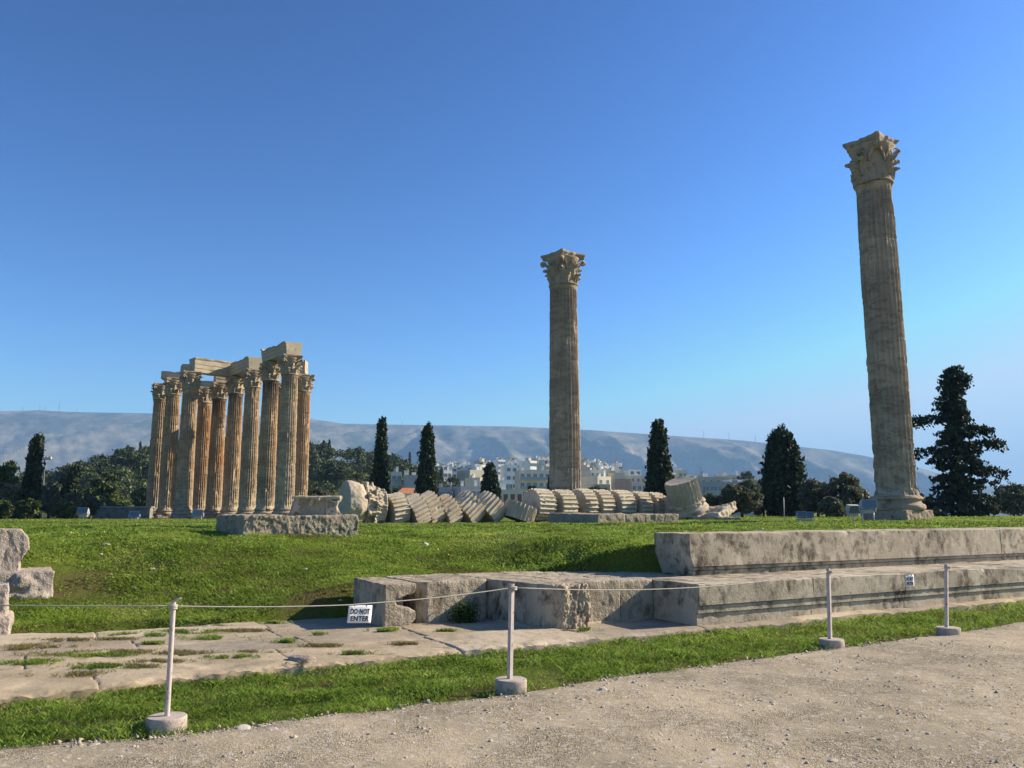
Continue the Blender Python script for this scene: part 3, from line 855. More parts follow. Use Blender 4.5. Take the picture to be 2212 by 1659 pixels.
# the block with a bite out of its front
mb = MB(); sec = [(0, .06), (.36, .06), (.47, .15), (.48, .27), (.36, .33), (.20, .36), (.16, .43), (.28, .47), (.44, .51), (.485, .58), (.47, .655), (0, .665)]
def sec_pt(u, d, z): X, Y = xy(-3.88 + u, 2.13 + d); return (X, Y, z)
Vs = [sec_pt(u, 0, z) for u, z in sec] + [sec_pt(u, .42, z) for u, z in sec]; n = len(sec)
mb.add(Vs, [tuple(range(n)), tuple(range(2 * n - 1, n - 1, -1))] + [(i, n + i, n + (i + 1) % n, (i + 1) % n) for i in range(n)])
mb.prism(aqpoly((-3.88, 2.5), (-3.43, 2.5), (-3.40, 3.5), (-3.86, 3.5)), .06, .665)
poly_block('broken_block', 'narrow stone block with a bite out of its front, behind the nearer paper sign', 'stone block', None, 0, 0, 'block', .02, LY, 2, GB, mb)
mb = MB(); mb.prism(aqpoly((-3.30, 2.36), (-3.20, 2.22), (-2.2, 2.24), (-2.2, 3.6), (-3.32, 3.6)), .05, .66)
poly_block('broken_block', 'recessed slab with a diagonal shadow across its face, right of the bitten block', 'stone block', None, 0, 0, 'block', .022, LY, 5, GB, mb)
mb = MB(); mb.prism(aqpoly((-2.18, 2.3), (-1.98, .90), (-1.86, .72), (-1.37, .74), (-1.37, 3.5), (-2.18, 3.5)), .05, .662)
def rough_front(V, N):
    X, Y = V[:, 0], V[:, 1]; a, q = aq(X, Y)
    return .12 + .88 * sstep((1.02 - q) / .2) * sstep((a + 2.0) / .15)
poly_block('broken_block', 'jutting block with a jagged sunlit front end and a dark smooth side', 'stone block', None, 0, 0, 'block', .018,
           (((4, 4, 1.6), .055, 'n'), ((11, 11, 5), .03, 'ridge'), (25, .014, 'n')), 8, GB, mb, rough_front)
mb = MB(); mb.prism(aqpoly((-1.355, 1.03), (-.62, 1.0), (-.62, 3.3), (-1.355, 3.45)), .05, .66)
poly_block('broken_block', 'recessed block lit on its left half, right of the jutting block', 'stone block', None, 0, 0, 'block', .022, LY, 11, GB, mb)
mb = MB(); mb.prism(aqpoly((-.61, 1.02), (-.004, 1.0), (-.004, 1.36), (.9, 1.36), (.9, 2.2), (.2, 2.9), (-.61, 3.25)), .05, .658)
poly_block('broken_block', 'fully shaded block in the corner of the recess beside the steps', 'stone block', None, 0, 0, 'block', .022, LY, 14, GB, mb)

# ------------------------------------------------------------------ the porous slab, the carved fragment, pieces at the left edge
def wpt(p, a, q): return (p[0] + a * W[0] + q * NB[0], p[1] + a * W[1] + q * NB[1])
pc = (-5.57, 17.4); zg = gz(*pc)
mb = MB(); mb.prism([wpt(pc, 0, 0), wpt(pc, 2.5, 0), wpt(pc, 2.42, 1.2), wpt(pc, .9, 2.3), wpt(pc, -.05, 2.6), wpt(pc, -.12, 1.4)], zg - .12, zg + .43)
poly_block('stone_slab', 'long porous grey slab lying on the grass before the temple group', 'stone slab', None, 0, 0, 'poros', .025, ((1.0, .04, 'n'), (7, .016, 'n'), (19, .016, 'n'), (12, .015, 'pit')), 3, None, mb)

def carved_fragment():
    D = 18.9; X = ray(683, 1100)[0] * D; z = zg + .415
    mb = MB(); pr = [(-.60, -.02), (.58, -.02), (.50, .07), (.45, .2), (.47, .31), (.54, .38), (.54, .44), (-.42, .44), (-.50, .3), (-.53, .14)]
    n = len(pr); V = [(x, -.33 + .10 * abs(x), zz) for x, zz in pr] + [(x * .9, .33, zz) for x, zz in pr]
    mb.add(V, [tuple(range(n)), tuple(range(2 * n - 1, n - 1, -1))] + [(i, n + i, n + (i + 1) % n, (i + 1) % n) for i in range(n)])
    mb.box((.22, -.34, .2), (.028, .05, .40))                       # upright rib
    mb.box((.0, -.33, .405), (1.0, .13, .06))
    sp = []
    for j in range(30):                                             # the volute
        c = j / 29 * 2 * math.pi * 2.1; q = .115 * (1 - j / 34)
        sp.append((.335 + q * math.sin(c + .8), -.335, .115 + q * math.cos(c + .8)))
    mb.tube(sp, .022, 6); mb.tube([(.50, -.3, .36), (.44, -.34, .30), (.41, -.345, .2), (.42, -.33, .1)], .035, 6)
    mb.tube([(-.05, -.32, .40), (-.1, -.36, .3), (-.14, -.38, .22)], .045, 6); mb.tube([(.1, -.32, .40), (.05, -.37, .36), (.0, -.36, .33)], .05, 6)
    mb.tube([(.2, -.32, .40), (.32, -.36, .33), (.4, -.34, .3)], .03, 6); mb.tube([(-.35, -.31, .42), (-.40, -.34, .3), (-.45, -.33, .12), (-.5, -.3, .02)], .05, 6)
    mb.tube([(-.3, -.3, .05), (-.38, -.33, .1), (-.36, -.34, .2), (-.3, -.33, .22)], .03, 6)
    me = remesh(mb, .012, 'carved_fragment'); weather(me, ((3, .015, 'n'), (12, .006, 'n')), 3)
    V = co(me); bay = sstep((.30 - np.hypot((V[:, 0] + .12) / .9, (V[:, 2] - .16) / .8)) / .12) * (V[:, 1] < -.2)
    V[:, 1] += .07 * bay; setco(me, V)
    o = obj('carved_fragment', me, M['carved'], None, (X, D, z), angle=60); o.rotation_euler = (0, 0, math.radians(12)); o.scale = (1.04, 1, 1)
    tag(o, 'carved capital fragment with a spiral volute resting on the porous slab', 'fragment')
carved_fragment()

# left edge
D = 13.5; zb = gz(-7.6, D); XR = ray(122, 1260)[0] * D
cr = (XR, D)
def at(c, a, q, z): x, y = wpt(c, a, q); return Vector((x, y, z))
mb = MB(); mb.prism([wpt(cr, -.04, .04), wpt(cr, -.08, 1.3), wpt(cr, -3.2, 1.3), wpt(cr, -3.2, .04)], -.2, .73)
rg = random.Random(4)
for k in range(46):
    s = rg.uniform(.10, .20); c = at(cr, -rg.uniform(.10, 2.3), .06 + rg.uniform(-.02, .05), rg.uniform(.05, .60))
    b2 = bmesh.new(); bmesh.ops.create_icosphere(b2, subdivisions=1, radius=s)
    Mx = Matrix.Rotation(TH, 3, 'Z') @ Matrix.Rotation(rg.uniform(0, 3), 3, 'Y') @ Matrix.Rotation(rg.uniform(-.4, .4), 3, 'X')
    mb.add([c + Mx @ Vector((v.co.x * rg.uniform(.9, 1.25), v.co.y * .7, v.co.z * rg.uniform(.6, .95))) for v in b2.verts], [[v.index for v in f.verts] for f in b2.faces]); b2.free()
poly_block('rubble_wall', 'low rubble wall of rough pinkish stones at the left edge', 'wall', None, 0, 0, 'pink', .022, ((3, .012, 'n'), (9, .010, 'n'), (24, .006, 'n')), 1, None, mb)
XR2 = ray(62, 1190)[0] * (D + .2); cr2 = (XR2, D + .2)
mb = MB(); pr = [(-2.6, .70), (-.10, .70), (-.12, .85), (0, 1.08), (-.02, 1.24), (-.14, 1.385), (-2.6, 1.40)]
n = len(pr); mb.add([at(cr2, x, 0, z) for x, z in pr] + [at(cr2, x, 1.0, z) for x, z in pr], [tuple(range(n)), tuple(range(2 * n - 1, n - 1, -1))] + [(i, n + i, n + (i + 1) % n, (i + 1) % n) for i in range(n)])
poly_block('stone_block', 'squared pinkish block with a broken right end standing on the rubble wall', 'stone block', None, 0, 0, 'pink', .02, ((1.5, .02, 'n'), ((12, 12, 4), .011, 'n'), (26, .007, 'n')), 6, None, mb)
D3 = 11.15; cr3 = (ray(24, 1330)[0] * D3, D3)
mb = MB(); mb.prism([wpt(cr3, -.06, 0), wpt(cr3, -.06, .55), wpt(cr3, -1.2, .55), wpt(cr3, -1.2, 0)], .05, .72); mb.prism([wpt(cr3, 0, -.04), wpt(cr3, 0, .6), wpt(cr3, -1.2, .6), wpt(cr3, -1.2, -.04)], .02, .32)
poly_block('stone_block', 'rough pale upright stone cut off by the left edge of the picture', 'stone block', None, 0, 0, 'pink', .018, ((2, .04, 'n'), (7, .018, 'n'), (22, .009, 'n')), 9, None, mb)

# ------------------------------------------------------------------ fallen column: drums, capital, base
def drum_mesh(seed, r, h, nth=9, ero=1.0, nz=16):
    n = 24 * nth; th = np.arange(n) * 2 * math.pi / n; zs = np.linspace(-h / 2, h / 2, nz)
    T, Zg = np.meshgrid(th, zs)
    x = (T * 24 / (2 * math.pi)) % 1.0; x = 2 * x - 1
    fl = np.where(np.abs(x) < .86, np.sqrt(np.clip(1 - (x / .86) ** 2, 0, 1)), 0)
    pnt = np.stack([(np.cos(T) * r).ravel(), (np.sin(T) * r).ravel(), Zg.ravel()], 1) + seed * 5.1
    e1 = fbm(pnt * 2.0, 3).reshape(T.shape); e2 = fbm(pnt * np.array([9, 9, 7]), 3).reshape(T.shape)
    rr = r - .105 * fl
    rr = np.minimum(rr, r - np.clip(.03 * e1 + .045 * e2 + .006, 0, .1) * ero) - np.clip(e1 - .5, 0, 1) * .22 * ero
    ed = np.minimum(Zg + h / 2, h / 2 - Zg); rr = rr - np.clip(.05 + .5 * e2, 0, 1) * .10 * np.exp(-ed / .05) * ero
    V = np.stack([(rr * np.cos(T)).ravel(), (rr * np.sin(T)).ravel(), (Zg + .015 * e1).ravel()], 1)
    F = []
    for j in range(nz - 1):
        for i in range(n): F.append((j * n + i, j * n + (i + 1) % n, (j + 1) * n + (i + 1) % n, (j + 1) * n + i))
    Vl = [tuple(v) for v in V]
    for end, j in ((-1, 0), (1, nz - 1)):
        prev = [j * n + i for i in range(n)]
        for fr_ in (.9, .6, .25):
            o = len(Vl); zz = end * (h / 2 - (.03 if fr_ < .8 else .0))
            Vl += [(r * fr_ * math.cos(a), r * fr_ * math.sin(a), zz + .01 * math.sin(a * 5 + seed) * fr_) for a in th]
            cur = [o + i for i in range(n)]
            for i in range(n):
                f = (prev[i], prev[(i + 1) % n], cur[(i + 1) % n], cur[i]); F.append(f if end > 0 else f[::-1])
            prev = cur
        F.append(tuple(prev) if end > 0 else tuple(prev[::-1]))
    me = bpy.data.meshes.new('column_drum'); me.from_pydata(Vl, [], F); me.update(); return me

def z1c(X, Y): return (1340 + X / 2.633) * .54, (1900 + Y / 2.633) * .54
def z2c(X, Y): return (2050 + X / 2.458) * .54, (1900 + Y / 2.458) * .54
def lay(o, loc, axis, spin=0.0):
    q = Vector(axis).normalized().to_track_quat('Z', 'Y')
    o.rotation_mode = 'QUATERNION'; o.rotation_quaternion = q @ Matrix.Rotation(spin, 3, 'Z').to_quaternion(); o.location = loc
def ax(tilt, az=37): t_ = math.radians(tilt); b = math.radians(az); return (math.cos(t_) * math.cos(b), math.cos(t_) * math.sin(b), math.sin(t_))
GD = 'drums of the fallen column'
DRUMS = [
    (z1c(632, 368), 42.5, ax(10), .86, .84, 'upright pale drum right beside the fallen carved capital'),
    (z1c(838, 385), 43.0, ax(25), .88, .86, 'leaning drum, second right of the fallen capital, with a brown lower edge'),
    (z1c(990, 362), 43.8, ax(27), .90, .88, 'leaning drum rising highest among the three tilted alike near the fallen capital'),
    (z1c(1170, 388), 44.4, ax(30), .89, .86, 'last of the three drums tilted alike, just left of the two steeply tilted drums'),
    (z1c(1390, 365), 45.2, ax(40), .92, 1.08, 'first of two steeply tilted drums in the middle of the fallen row'),
    (z1c(1615, 362), 45.9, ax(42), .93, 1.02, 'second of two steeply tilted drums, left of the drum lying flat'),
    (z1c(1945, 392), 46.2, (.30, .10, .95), .92, .82, 'drum toppled nearly flat with upright flutes, at the break in the row'),
    (z2c(262, 300), 47.5, ax(-2, 36), .96, 1.05, 'large drum showing its shaded round end, first of the right hand row'),
    (z2c(480, 306), 48.2, ax(0, 37), .95, .98, 'pale drum second in the right hand row, above the dark long slab'),
    (z2c(690, 294), 49.0, ax(0, 37), .96, .82, 'drum with a deep broken hollow, third in the right hand row'),
    (z2c(855, 300), 49.7, ax(0, 37), .96, .88, 'drum fourth in the right hand row, below the foot of the lone column'),
    (z2c(1050, 304), 50.4, ax(0, 37), .97, 1.12, 'widest drum of the right hand row, fifth along it'),
    (z2c(1232, 316), 51.0, ax(-1, 37), .96, .86, 'drum sixth in the right hand row, with a gap before it'),
    (z2c(1385, 324), 51.6, ax(-2, 37), .97, .86, 'drum seventh in the right hand row, below the leaning cypress gap'),
    (z2c(1575, 360), 51.0, ax(-3, 37), .96, .90, 'lowest sitting drum of the right hand row, against the tilted bottom drum'),
]
for i, (pp, D, a, r, h, lab) in enumerate(DRUMS):
    o = obj('column_drum', drum_mesh(i + 1.5, r, h * (1.04 if i < 6 else 1.1)), M['drum'], None, None, angle=35)
    lay(o, P(pp[0], pp[1], D), a, i * .37); tag(o, lab, 'column drum', GD)
    if i == 9:
        me = o.data; V = co(me); q = o.rotation_quaternion.inverted() @ Vector((.1, -.95, -.15)); c = np.array(q.normalized() * r)
        d = np.linalg.norm(V - c, axis=1); V[:, :2] *= (1 - .22 * np.clip(1 - d / .42, 0, 1) ** .5)[:, None]; setco(me, V)
# bottom of the column, tilted
a = Vector((-.27, -.22, .93)).normalized(); pd = P(*z2c(1680, 165), 50.0)
o = obj('column_drum', drum_mesh(31, 1.0, 1.42, 9, .9, 22), M['drum'], None, None, angle=35); lay(o, pd, a, .2)
tag(o, 'tilted bottom drum, its grey round top facing the camera, at the right end', 'column drum', GD)
o = obj('fallen_column_foot', base_mesh(9, 64, 1.2), M['carved'], None, None); lay(o, pd - a * (.71 + 1.13), a); o.scale = (1.06, 1.06, 1.1)
tag(o, 'tilted moulded column base under the tilted bottom drum', 'column base')
mb = MB(); mb.box((0, 0, 0), (2.6, 2.5, .52)); me = remesh(mb, .05, 'plinth_block'); weather(me, ((1.2, .16, 'n'), (4, .05, 'n')), 4)
o = obj('plinth_block', me, M['carved'], None, None, angle=50); lay(o, pd - a * (.71 + 1.0) + Vector((.95, -.35, .22)), (-.30, -.12, .94), .5)
tag(o, 'tilted square plinth slab sticking out to the right from under the fallen base', 'plinth')

# fallen capital at the left end: big plain upper bed turned to the left, leaves on its side
e = empty('fallen_capital', (0, 0, 0), 'fallen carved capital with acanthus leaves lying on its side left of the drums', 'capital')
cz_ = Vector((-.86, -.46, .06)).normalized(); c_ = z1c(330, 335); e.location = P(c_[0], c_[1], 42.0)
e.rotation_mode = 'QUATERNION'; e.rotation_quaternion = cz_.to_track_quat('Z', 'Y') @ Matrix.Rotation(.5, 3, 'Z').to_quaternion()
ca = capital_parts(33, 2.0, .5, lose=('hel', ('vol', 0), ('vol', 1), ('vol', 2), ('vol', 3)))
bpy.data.meshes.remove(ca[1]); me = ca[0]; V = co(me); V[:, :2] *= 1.10; V[:, 2] = (V[:, 2] - .9) * .92; setco(me, V)
rr = np.hypot(V[:, 0], V[:, 1]); an = np.arctan2(V[:, 1], V[:, 0]); k = .03 * np.cos(an * 56 + 3 * np.sin(V[:, 2] * 7)) * sstep((rr - .86) / .1); V[:, :2] *= (1 + k)[:, None]; setco(me, V)
mb = MB(); mb.add(V * 1.0, [tuple(p.vertices) for p in me.polygons]); bpy.data.meshes.remove(me); me = remesh(mb, .022, 'bell'); weather(me, ((2.5, .03, 'n'), (9, .012, 'n')), 5)
obj('bell', me, M['carved'], e, None, angle=60)
mb = MB(); mb.lathe([(1.02, .30), (1.14, .48), (1.20, .62), (1.22, .95), (1.19, 1.20)], 48); me = remesh(mb, .035, 'abacus'); weather(me, ((1.2, .06, 'n'), (5, .02, 'n'), (14, .01, 'n')), 2)
obj('abacus', me, M['carved'], e, None, angle=60)

# slabs before the right hand drums
pc = (3.80, 37.0); zs_ = gz(*pc)
GS = 'low foundation slabs before the drums'
LS = ((.9, .05, 'n'), (4, .03, 'n'), (12, .015, 'n'))
mb = MB(); mb.prism([wpt(pc, 0, 0), wpt(pc, 1.55, .05), wpt(pc, 1.5, 4.1), wpt(pc, 0, 4.1)], zs_ - .2, zs_ + .46)
poly_block('foundation_slab', 'long foundation slab with a black shaded left side before the drums', 'stone slab', None, 0, 0, 'poros', .05, LS, 21, GS, mb)
mb = MB(); mb.prism([wpt(pc, 1.6, .1), wpt(pc, 2.75, .1), wpt(pc, 2.7, 1.5), wpt(pc, 1.6, 1.5)], zs_ - .2, zs_ + .42)
poly_block('foundation_slab', 'short brownish foundation block right of the long dark slab', 'stone slab', None, 0, 0, 'poros', .045, LS, 25, GS, mb)
mb = MB(); mb.prism([wpt(pc, 2.8, .15), wpt(pc, 4.75, .1), wpt(pc, 4.7, 1.5), wpt(pc, 2.8, 1.5)], zs_ - .2, zs_ + .43)
poly_block('foundation_slab', 'rightmost low foundation block, cracked, before the end of the drums', 'stone slab', None, 0, 0, 'poros', .045, LS, 28, GS, mb)
o = obj('drum_fragment', drum_mesh(41, .62, .8, 9, 1.4), M['drum'], None, None, angle=35); pp = G(*z2c(1610, 440)); lay(o, pp + Vector((0, .2, -.12)), (.25, .3, .9), 1.0)
tag(o, 'small fluted fragment lying in the grass below the lowest sitting drum', 'fragment')
for (c_, d, s, lab) in [((2030, 440), (.9, .5, .55), 3, 'small grey block in the grass right of the fallen plinth'), ((2135, 448), (1.3, .6, .25), 5, 'flat pale stone lying rightmost of the fallen column pieces')]:
    pp = G(*z2c(*c_)); mb = MB(); mb.box((pp.x, pp.y + .3, pp.z + d[2] / 2 - .06), d)
    poly_block('stone_block', lab, 'stone block', None, 0, 0, 'poros', .04, LS, s, None, mb)

# ------------------------------------------------------------------ rope barrier, signs
GP = 'white barrier posts'
POSTS = [((359, 1577), (375, 1299), 'round', 'leaning round white post in a cracked concrete foot, nearest the camera', .148),
         ((1104, 1491), (1108, 1261), 'angle', 'upright white post standing on the grass edge before the broken blocks', .15),
         ((1797, 1399), (1792, 1228), 'angle', 'white post before the lower step, left of the hanging farther sign', .15),
         ((2049, 1372), (2047, 1219), 'angle', 'farthest white post, with a squarish foot, near the right edge', .155)]
TOPS = []
for (bp, tp, kind, lab, fr) in POSTS:
    b = G(*bp, z=0.0); tpt = P(tp[0], tp[1], b.y + (.02 if kind == 'angle' else .0))
    e = empty('barrier_post', b, lab, 'barrier post', GP)
    hgt = .105
    prof = [(fr * .97, -.02), (fr, 0.01), (fr, .085), (fr * .985, .1), (fr * .95, hgt)]
    mb = MB(); mb.lathe(prof, 40); me = mb.mesh('concrete_foot'); V = co(me)
    V[:, :2] *= (1 + .035 * noise(V * 9 + fr * 50 + bp[0]))[:, None]; setco(me, V)
    obj('concrete_foot', me, M['concrete'], e, angle=40)
    top = tpt - b; mb = MB()
    if kind == 'round': mb.tube([(0, 0, hgt - .01), tuple(Vector((0, 0, hgt)) * .5 + top * .5), tuple(top)], [.020, .0195, .019], 14)
    else:
        for (cx, cy, dx, dy) in ((0, 0, .038, .006), (-.016, .0185, .006, .038)):
            V = []; 
            for (o_, z_) in ((Vector((0, 0, 0)), hgt - .01), (Vector((top.x, top.y, 0)), top.z)):
                V += [Matrix.Rotation(.75, 3, 'Z') @ Vector((cx + sx * dx / 2, cy + sy * dy / 2, z_)) + o_ for sx, sy in ((-1, -1), (1, -1), (1, 1), (-1, 1))]
            mb.add(V, [(0, 3, 2, 1), (4, 5, 6, 7)] + [(i, (i + 1) % 4, 4 + (i + 1) % 4, 4 + i) for i in range(4)])
    obj('post', mb.mesh('post'), M['white_paint'], e, angle=40)
    mb = MB(); r0 = .028 if kind == 'round' else .036                # knotted cord round the top
    for q in range(3): mb.tube([(top.x + r0 * math.cos(c), top.y + r0 * math.sin(c), top.z - .03 - .012 * q) for c in np.linspace(0, 2 * math.pi, 14)], .006, 5)
    if kind == 'round': mb.tube([(top.x, top.y, top.z), (top.x + .03, top.y - .02, top.z + .012), (top.x + .075, top.y - .03, top.z + .03)], [.012, .01, .004], 5)
    obj('cord_knot', mb.mesh('cord_knot'), M['rope'], e)
    TOPS.append(b + top - Vector((0, 0, .035)))

def rope(pts, label, r=.0048):
    P_ = []
    for p, q, sag in pts:
        for j in range(24):
            s = j / 24; P_.append(Vector(p).lerp(Vector(q), s) - Vector((0, 0, sag * 4 * s * (1 - s))))
    P_.append(Vector(pts[-1][1]))
    o3 = P_[0].copy(); mb = MB(); mb.tube([v - o3 for v in P_], r, 6)
    tag(mb.build('barrier_rope', M['rope'], None, o3, True), label, 'rope', 'ropes of the barrier')
LEFT = P(-700, 1284, 7.3) ; RIGHT = P(2640, 1200, 15.8)
sa, sb = P(757, 1306.5, 7.35), P(801, 1303, 7.45)
ra, rb = P(1956, 1240.5, 11.45), P(1972, 1240, 11.5)
rope([(LEFT, TOPS[0], .03)], 'rope running left from the leaning round post out of the picture')
rope([(TOPS[0], sa, .012), (sa, sb, 0), (sb, TOPS[1], .015)], 'rope carrying the nearer sign between the leaning post and the next one')
rope([(TOPS[1], TOPS[2], .10)], 'long rope sagging before the broken blocks and the step corner', .005)
rope([(TOPS[2], ra, .02), (ra, rb, 0), (rb, TOPS[3], .01)], 'rope carrying the farther sign between the two posts on the right', .005)
rope([(TOPS[3], RIGHT, .12)], 'rope running right from the farthest post out of the picture', .006)

def sign(p0, p1, h, label, roll=0.0):
    mid = (p0 + p1) / 2; d = (p1 - p0); w = d.length; yaw = math.atan2(d.y, d.x)
    e = empty('warning_sign', mid, label, 'sign', 'DO NOT ENTER signs on the rope', yaw)
    e.rotation_euler = (math.radians(-3), roll, yaw)
    mb = MB(); n = 8; V = []; F = []
    for s in (0, 1):
        for j in range(n + 1):
            for i in range(n + 1):
                x = -w * .58 + w * 1.16 * i / n; z = -.010 - h * j / n
                V.append((x, .012 * (j / n) ** 2 + .004 * math.sin(i * .8) - (.0 if s else .002), z))
    m = n + 1
    for j in range(n):
        for i in range(n):
            a_ = j * m + i; F.append((a_, a_ + m, a_ + m + 1, a_ + 1)); b_ = a_ + m * m; F.append((b_, b_ + 1, b_ + m + 1, b_ + m))
    for i in range(n):
        for a_, b_ in ((i, i + 1), (n * m + i + 1, n * m + i), ((i + 1) * m, i * m), (i * m + n, (i + 1) * m + n)): F.append((a_, b_, b_ + m * m, a_ + m * m))
    mb.add(V, F); pn = obj('panel', mb.mesh('panel'), M['sign'], e)
    for txt, z in (('DO NOT', -.010 - h * .36), ('ENTER', -.010 - h * .76)):
        cu = bpy.data.curves.new('lettering', 'FONT'); cu.body = txt; cu.size = h * .40; cu.align_x = 'CENTER'; cu.align_y = 'CENTER'; cu.offset = h * .011; cu.extrude = .0006; cu.space_character = 1.06
        tmp = bpy.data.objects.new('tmp', cu); COL.objects.link(tmp)
        dg = bpy.context.evaluated_depsgraph_get(); dg.update()
        me = bpy.data.meshes.new_from_object(tmp.evaluated_get(dg)); bpy.data.objects.remove(tmp)
        V = co(me); sx = (w * 1.16 * .80 if txt == 'DO NOT' else w * 1.16 * .76) / np.ptp(V[:, 0])
        W3 = np.stack([V[:, 0] * sx, -.0045 - V[:, 2] + .012 * ((-(z + V[:, 1]) - .01) / h) ** 2 + .004 * np.sin((V[:, 0] * sx + w * .58) / (w * 1.16) * n * .8) , V[:, 1] + z], 1)
        setco(me, W3); me.materials.clear(); obj('lettering', me, M['ink'], pn, None, None, False)
    for sx in (-.3, .3):
        mb = MB(); mb.tube([(sx * w, -.004, -.03), (sx * w, -.008, -.008), (sx * w, 0, .006), (sx * w, .008, -.008), (sx * w, .004, -.03)], .0018, 5)
        obj('tie', mb.mesh('tie'), M['cord'], e)
sign(sa, sb, .150, 'nearer DO NOT ENTER sign, hanging before the bitten stone block', math.radians(4))
sign(ra, rb, .155, 'farther DO NOT ENTER sign, hanging before the lower step', 0)

# ------------------------------------------------------------------ floodlights
def floodlight(loc, s, label, yaw=0.0, tilt=-25, legs=.5, two=True, group='floodlights in the grass'):
    e = empty('floodlight', loc, label, 'floodlight', group, yaw)
    mb = MB(); w, h, d = .62 * s, .36 * s, .34 * s
    R = Matrix.Translation((0, 0, legs + .22 * s)) @ Matrix.Rotation(math.radians(tilt), 4, 'X')
    V = [(-w / 2, -d / 2, -h / 2), (w / 2, -d / 2, -h / 2), (w / 2, -d / 2, h / 2), (-w / 2, -d / 2, h / 2), (-w * .40, d / 2, -h * .34), (w * .40, d / 2, -h * .34), (w * .40, d / 2, h * .34), (-w * .40, d / 2, h * .34)]
    mb.add([R @ Vector(v) for v in V], [(0, 1, 2, 3), (7, 6, 5, 4), (0, 4, 5, 1), (2, 6, 7, 3), (1, 5, 6, 2), (0, 3, 7, 4)])
    obj('housing', mb.mesh('housing'), M['metal'], e, None, None, False)
    mb = MB(); mb.box((0, -d / 2 - .006, 0), (w * .92, .008, h * .88), R); obj('glass', mb.mesh('glass'), M['lampglass'], e, None, None, False)
    mb = MB(); mb.box((0, .06 * s, legs + .02 * s - .06), (.42 * s, .22 * s, .16 * s)); obj('control_gear_box', mb.mesh('gear'), M['metal'], e, None, None, False)
    mb = MB()
    mb.tube([(-w * .54, 0, legs + .22 * s), (-w * .54, 0, legs - .03), (-w * .36, 0, legs - .08), (w * .36, 0, legs - .08), (w * .54, 0, legs - .03), (w * .54, 0, legs + .22 * s)], .018 * s + .004, 6)
    obj('bracket', mb.mesh('bracket'), M['galv'], e)
    for sx in ((-1, 1) if two else (0,)):
        mb = MB(); mb.tube([(sx * w * .36, 0, -.1), (sx * w * .36, 0, legs)], .03 * s, 8); obj('stake', mb.mesh('stake'), M['galv'], e)
    return e
def fl(px, py, D, *a, **k):
    g = P(px, py, D); g.z = gz(g.x, D); return floodlight(g, *a, **k)
fl(1731, 1120, 33, .62, 'left one of two small floodlights side by side near the wide cypress', legs=.16)
fl(1746, 1120, 33.1, .62, 'right one of two small floodlights side by side near the wide cypress', legs=.16)
fl(1844, 1120, 31.5, .86, 'floodlight with a broad tilted hood left of the tallest one', .25, 20, .33, False)
fl(1876, 1124, 30.5, .90, 'tallest floodlight on two pale stakes before the single column on the right', 0, -8, .48)
fl(427, 1120, 76, 1.5, 'white floodlight at the foot of the temple group', .2, -15, .25)
fl(180, 1117, 84, 1.7, 'bluish floodlight in the grass before the olive bushes at the left', .0, -20, .45, False)
fl(290, 1118, 84, 1.5, 'low floodlight before the grey shed wall at the left', .3, -10, .2)
# marker rod by the wide cypress
g = P(1694, 1120, 36); g.z = gz(g.x, g.y); mb = MB(); mb.tube([(0, 0, -.1), (.02, 0, 1.05)], .02, 6)
tag(mb.build('marker_rod', M['white_paint'], None, g, True), 'thin white rod standing in front of the wide dark cypress', 'rod')

# grey shed wall on the left, field lighting mast
D = 98.0
x0, x1 = ray(200, 1110)[0] * D, ray(316, 1110)[0] * D; zb = gz((x0 + x1) / 2, D)
M['shed'] = stone_mat('painted_shed_wall', (.34, .32, .29), (.25, .235, .21), (.09, .085, .075), .4, .55, (1, 1, 1), .3, .02)
mb = MB(); e = empty('shed', ((x0 + x1) / 2, D, zb), 'long low grey shed with blotched walls left of the temple group', 'shed')
w = x1 - x0; mb.box((0, .9, .55), (w, 1.8, 1.5)); obj('wall', mb.mesh('wall'), M['shed'], e, None, None, False)
mb = MB(); mb.box((0, .9, 1.36), (w + .25, 2.1, .10)); obj('roof', mb.mesh('roof'), M['metal'], e, None, None, False)
mb = MB(); mb.box((w * .12, -.02, .55), (w * .30, .05, .9)); obj('door', mb.mesh('door'), M['shed'], e, None, None, False)
D = 190.0; g = P(95, 1060, D); e = empty('lighting_mast', g, 'tall thin mast with a row of field lamps beside the leaning cypress', 'lighting mast')
top = P(97, 992, D) - g; mb = MB(); mb.tube([(0, 0, -8), tuple(top)], [.22, .13], 8); obj('pole', mb.mesh('pole'), M['mast'], e)
mb = MB(); mb.box((top.x, 0, top.z - .1), (3.0, .15, .15)); obj('crossbar', mb.mesh('crossbar'), M['mast'], e, None, None, False)
for k in range(4):
    mb = MB(); mb.box((top.x - 1.2 + .8 * k, -.1, top.z + .3), (.62, .5, .55)); obj('lamp', mb.mesh('lamp'), M['white_paint'], e, None, None, False)

